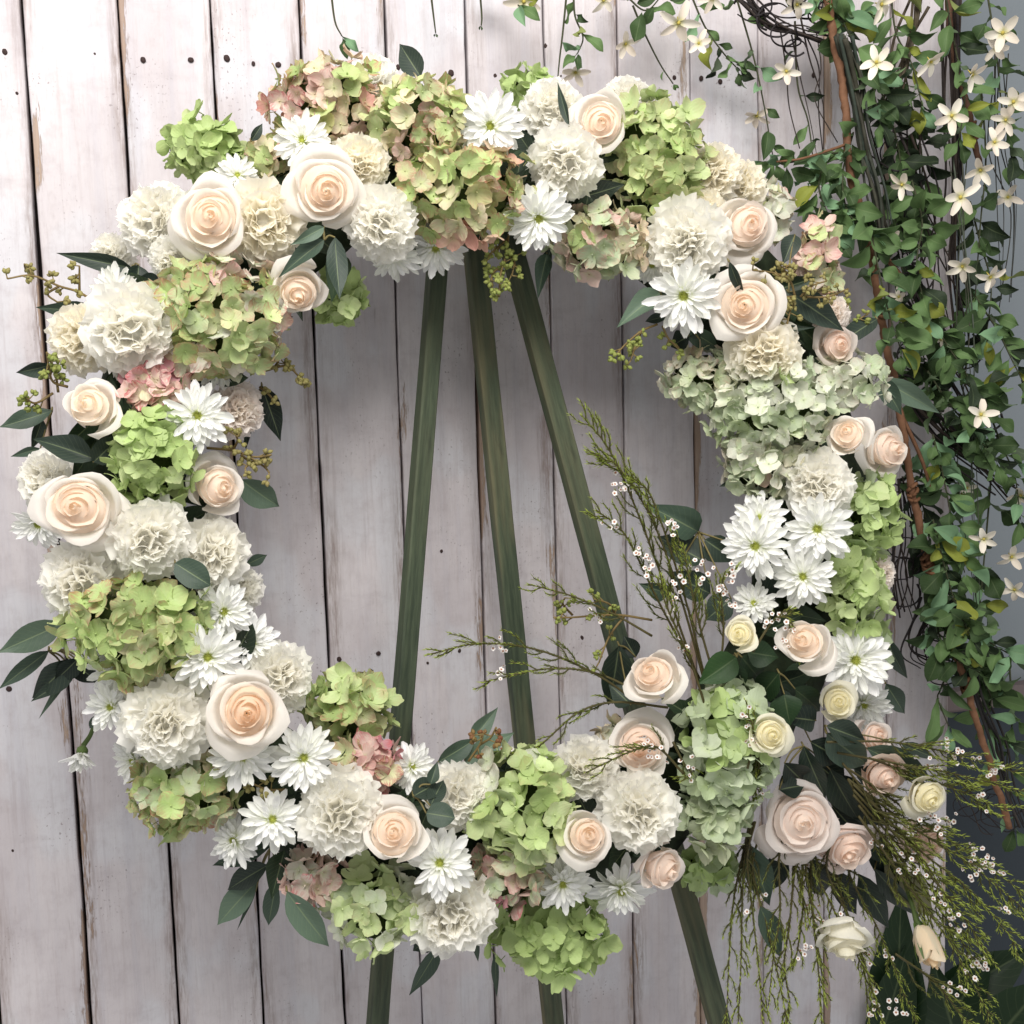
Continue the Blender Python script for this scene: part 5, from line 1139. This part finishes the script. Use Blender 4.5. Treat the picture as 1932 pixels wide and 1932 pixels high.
ST = [
 (988, 2, 44, .06, (0, .3), 'white star flower cut by the top edge above the small green hydrangea'), (1138, 0, 36, .07, (.2, .3), 'white star flower cut by the top edge above the top rose'),
 (1180, 82, 34, .04, (0, .4), 'faded star flower on the planks above the top rose'), (1086, 136, 34, .05, (.0, .7), 'white star flower lying just above the top carnation'),
 (1280, 42, 46, .09, (.1, .1), 'large white star flower at the top right of the top rose'), (1318, 82, 32, .07, (.4, .3), 'drooping star flower beside the large top one'), (1345, -4, 34, .07, (0, .4), 'star flower at the top edge near the slanting vine'),
 (1484, 134, 34, .09, (-.2, .5), 'cream star flower left of the rattan rod'), (1428, 218, 32, .04, (-.4, .6), 'pale star flower drooping over the plank gap'), (1504, 8, 36, .08, (0, .2), 'star flower above the dark wire tangle'),
 (1654, 118, 42, .17, (-.1, -.1), 'bright star flower right beside the top of the rod'), (1662, 8, 44, .12, (.1, .3), 'star flower cut by the top edge over the rod'),
 (1756, 116, 36, .17, (.5, .4), 'sideways star flower in the upper right corner'), (1796, 218, 40, .18, (0, 0), 'five-petalled star flower facing the viewer at the upper right'),
 (1834, 140, 38, .17, (.1, .5), 'pinkish star flower above the five-petalled one'), (1892, 62, 44, .12, (.1, -.1), 'large star flower near the upper right corner'), (1880, 88, 34, .10, (-.2, .5), 'star flower tucked under the large corner one'),
 (1912, 192, 42, .12, (.0, -.1), 'star flower at the right frame edge'), (1898, 226, 34, .11, (.1, .4), 'yellow-hearted star flower under the right edge one'), (1876, 268, 34, .16, (.4, .2), 'star flower in side view right of the five-petalled one'),
 (1850, 320, 40, .16, (.1, .7), 'flat spread star flower at the right below the side view one'), (1812, 372, 44, .18, (-.1, .3), 'whitest star flower on the right above the mint leaves'), (1902, 372, 32, .06, (.2, .2), 'dim star flower over the grey wall'),
 (1702, 348, 34, .14, (-.2, .3), 'small star flower deep among dark twigs'), (1682, 450, 30, .08, (.1, .4), 'dim star flower right of the rod fork'), (1816, 502, 38, .15, (-.1, .5), 'cream star flower hanging by the plank edge'), (1868, 522, 36, .15, (.4, .5), 'star flower over the grey wall beside the hanging one'),
 (1696, 560, 24, .08, (0, .5), 'tiny star flower half behind mint leaves'), (1775, 640, 22, .08, (.1, .5), 'little star flower among bushy leaves'),
 (1850, 782, 40, .18, (.05, 0), 'single star flower outside the paired roses'), (1856, 1016, 34, .16, (.3, .4), 'star flower drooping right of the lower rod'), (1908, 1050, 34, .08, (.2, .3), 'star flower near the right edge at lower mid height'),
 (1914, 1112, 32, .08, (.0, .6), 'lowest star flower at the right frame edge'), (1926, 935, 34, .09, (-.2, .2), 'star flower cut by the right frame edge beside a yellow leaf'), (1824, 920, 26, .07, (0, .4), 'dim star flower between vines at lower mid height'),
]
for (x, y, r, d, f, lab) in ST: star(x, y, r, d, f, lab)

# rattan rod with wrapped ties, its side branch, and the dark twig bundles
def rod(name, label, cat, pts, d0, d1, r0, r1, col, ties=(), branches=()):
    t_ = thing(name, Matrix.Translation(P(*pts[0], d0)), label, cat); inv = t_.matrix_world.inverted(); n0 = len(pts)
    pp = smoothpath([P(x, y, d0 + (d1 - d0) * k / (n0 - 1)) for k, (x, y) in enumerate(pts)], 16)
    tb = MB().tube([inv @ (p + Vector((noise.noise(p * 30), 0, noise.noise(p * 25 + Vector((5, 0, 0))))) * .003) for p in pp], r0, r1, 9)
    tb.v = [v + Vector((noise.noise(v * 140), noise.noise(v * 140 + Vector((9, 0, 0))), 0)) * r0 * .35 for v in tb.v]
    part('rod', tb.mesh('rod', M_TWIG), t_, None, col)
    for (x, y, n_) in ties:
        j = min(range(len(pp)), key=lambda i: (pp[i] - P(x, y, d0)).length + 0); j = min(max(j, 1), len(pp) - 2)
        ax = (pp[j + 1] - pp[j - 1]).normalized(); X = ax.orthogonal().normalized(); Y = ax.cross(X)
        for k in range(n_):
            c = pp[j] + ax * (k - n_ / 2) * .0062
            part('tie', MB().tube([inv @ (c + (X * math.cos(a) + Y * math.sin(a)) * (r0 * 1.25) + ax * .0035 * math.sin(a + k)) for a in [q * math.pi / 6 for q in range(13)]], .0021, .0021, 5).mesh('tie', M_TWIG), t_, None, mixc(col, srgb(120, 84, 58), .5))
    for (bp, br) in branches:
        q = smoothpath([P(x, y, d0 + .008) for (x, y) in bp], 6)
        part('branch', MB().tube([inv @ p for p in q], br, br * .6, 6).mesh('branch', M_TWIG), t_, None, col)
    return t_
BR = srgb(122, 88, 66)
rod('rattan_rod', 'brown rattan rod with wrapped ties running down through the vines', 'rod', [(1556, -30), (1572, 60), (1590, 180), (1602, 290), (1615, 370), (1640, 470), (1662, 600), (1686, 720), (1712, 870), (1738, 1010), (1765, 1120), (1800, 1220), (1830, 1320), (1866, 1440), (1905, 1560)],   .09, .11, .0046, .0040, BR,
    [(1628, 420, 5), (1660, 585, 4), (1718, 930, 3), (1750, 1060, 4), (1818, 1290, 3)], [([(1628, 420), (1660, 470), (1700, 520), (1725, 545)], .0034), ([(1604, 270), (1560, 285), (1510, 300), (1465, 305)], .0018), ([(1690, 760), (1740, 870), (1762, 950)], .0028)])
rod('rattan_rod', 'second brown rattan rod at the edge of the planks in the upper right', 'rod', [(1790, -20), (1800, 120), (1825, 200), (1845, 300), (1850, 340)], .05, .06, .0040, .0032, srgb(92, 66, 52), [(1838, 255, 3)])
def bundle(label, pts, d, n_, spread, r, col, seed, loops=0):
    rn = random.Random(seed); t_ = thing('twig_bundle', Matrix.Translation(P(*pts[0], d)), label, 'twig bundle', 'dark twigs among the vines'); inv = t_.matrix_world.inverted()
    for k in range(n_):
        q = []
        ox, oy = rn.gauss(0, spread), rn.gauss(0, spread * .5)
        for j, (x, y) in enumerate(pts): q.append(P(x + ox + rn.gauss(0, spread * .6), y + oy + rn.gauss(0, spread * .5), d + rn.gauss(0, .008)))
        part('twig', MB().tube([inv @ p for p in smoothpath(q, 6)], r * rn.uniform(.6, 1.3), r * rn.uniform(.3, .7), 5).mesh('twig', M_TWIG), t_, None, mixc(col, srgb(70, 58, 46), rn.random() * .5))
    for k in range(loops):
        cx_, cy_ = pts[0][0] + rn.random() * (pts[-1][0] - pts[0][0]), pts[0][1] + rn.random() * (pts[-1][1] - pts[0][1]) + rn.gauss(0, 10)
        rr, a0, sq = rn.uniform(14, 40), rn.uniform(0, 6), rn.uniform(.4, 1)
        q = [P(cx_ + rr * math.cos(a0 + a), cy_ + rr * sq * math.sin(a0 + a), d + rn.gauss(0, .012)) for a in [i * .7 for i in range(rn.randint(5, 9))]]
        part('twig', MB().tube([inv @ p for p in smoothpath(q, 5)], r * .8, r * .5, 5).mesh('twig', M_TWIG), t_, None, col)
    return t_
BKT = srgb(48, 44, 46); GRT = srgb(58, 68, 60)
bundle('tangle of black wiry twigs at the top edge left of the rod', [(1405, 0), (1450, 40), (1500, 60), (1570, 80)], .07, 9, 10, .0016, BKT, 1, 16)
bundle('dark grey-green twig bundle along the upper rod', [(1585, 70), (1610, 160), (1625, 260), (1650, 360), (1665, 440)], .10, 12, 9, .0026, GRT, 2)
bundle('wispy dark twigs around the wire tangle reaching down to the planks', [(1500, 50), (1510, 120), (1525, 200), (1540, 280)], .06, 5, 14, .0010, BKT, 3)
bundle('dark twigs between the star flowers in the upper right', [(1690, 250), (1720, 350), (1730, 450), (1760, 560)], .07, 10, 26, .0015, BKT, 4, 8)
bundle('long dark twig bundle hanging at the plank edge', [(1800, -10), (1800, 200), (1806, 350), (1800, 500), (1815, 640)], .05, 10, 7, .0018, BKT, 5)
bundle('grey-brown twigs at the top of the upper right corner', [(1740, -10), (1720, 80), (1690, 180), (1670, 220)], .07, 6, 12, .0022, srgb(84, 76, 62), 6)
bundle('dark twigs crossing behind the paired roses', [(1700, 720), (1760, 800), (1820, 860), (1900, 930)], .08, 9, 16, .0020, BKT, 7, 5)
bundle('dark twigs hanging under the right green hydrangea', [(1690, 900), (1700, 1000), (1700, 1080), (1715, 1150)], .07, 9, 14, .0016, BKT, 8, 7)
bundle('fine trailing wires over the grey wall at the upper right', [(1880, 100), (1890, 260), (1905, 380), (1900, 560)], .05, 6, 14, .0010, srgb(64, 68, 66), 9)
bundle('dark twigs hanging at the lower end of the rod', [(1780, 1130), (1750, 1180), (1740, 1230), (1770, 1260)], .07, 7, 14, .0015, BKT, 10, 6)
bundle('black wires running down beside the lower rod over the rail', [(1830, 1270), (1850, 1320), (1880, 1400), (1900, 1480), (1930, 1560)], .09, 5, 6, .0022, srgb(44, 44, 46), 11)
bundle('tangle of black wires over the dark panel at the far right', [(1820, 1480), (1840, 1530), (1870, 1560), (1900, 1570)], .07, 5, 16, .0010, BKT, 12, 7)
bundle('long thin grey strands hanging through the vines at the right', [(1810, 300), (1830, 600), (1835, 900), (1850, 1200)], .09, 4, 22, .0009, srgb(84, 92, 80), 13)
bundle('loose dark twigs between the rod and the grey wall at mid height', [(1720, 560), (1760, 640), (1800, 720), (1830, 800)], .06, 8, 22, .0016, BKT, 14, 5)

# dark broad-leaved plant in the bottom right corner
pl = thing('potted_foliage_plant', Matrix.Translation(P(1860, 2100, .02)), 'broad dark green plant leaves in the shadowed bottom right corner', 'plant'); inv = pl.matrix_world.inverted()
for k, (ax, ay, bx, by, wd, dd) in enumerate([(1740, 1900, 1960, 1790, 100, -.10), (1700, 1960, 1690, 1700, 110, .0), (1850, 1990, 1980, 1850, 130, -.03), (1760, 1980, 1860, 1800, 120, -.09), (1650, 1990, 1720, 1780, 90, -.0), (1820, 2000, 1760, 1840, 110, .02)]):
    A, B = P(ax, ay, dd), P(bx, by, dd + .04)
    part('leaf', SALAL[k % 2], pl, inv @ leaf_matrix(A, B, wd * mpp(ax, ay, dd), .3 * (-1) ** k), srgb(26, 46, 24))
    part('stem', MB().tube([inv @ p for p in smoothpath([pl.matrix_world.translation, (A + pl.matrix_world.translation) / 2 + Vector((0, -.01, .02)), A], 4)], .003, .002, 6).mesh('stem', M_STEM), pl, None, srgb(60, 80, 44))

dup = {k: v for k, v in LABELS.items() if len(v) > 1}
if dup: print('DUPLICATE LABELS', dup)
for k in LABELS:
    if not 4 <= len(k.split()) <= 16: print('LABEL LENGTH', len(k.split()), k)
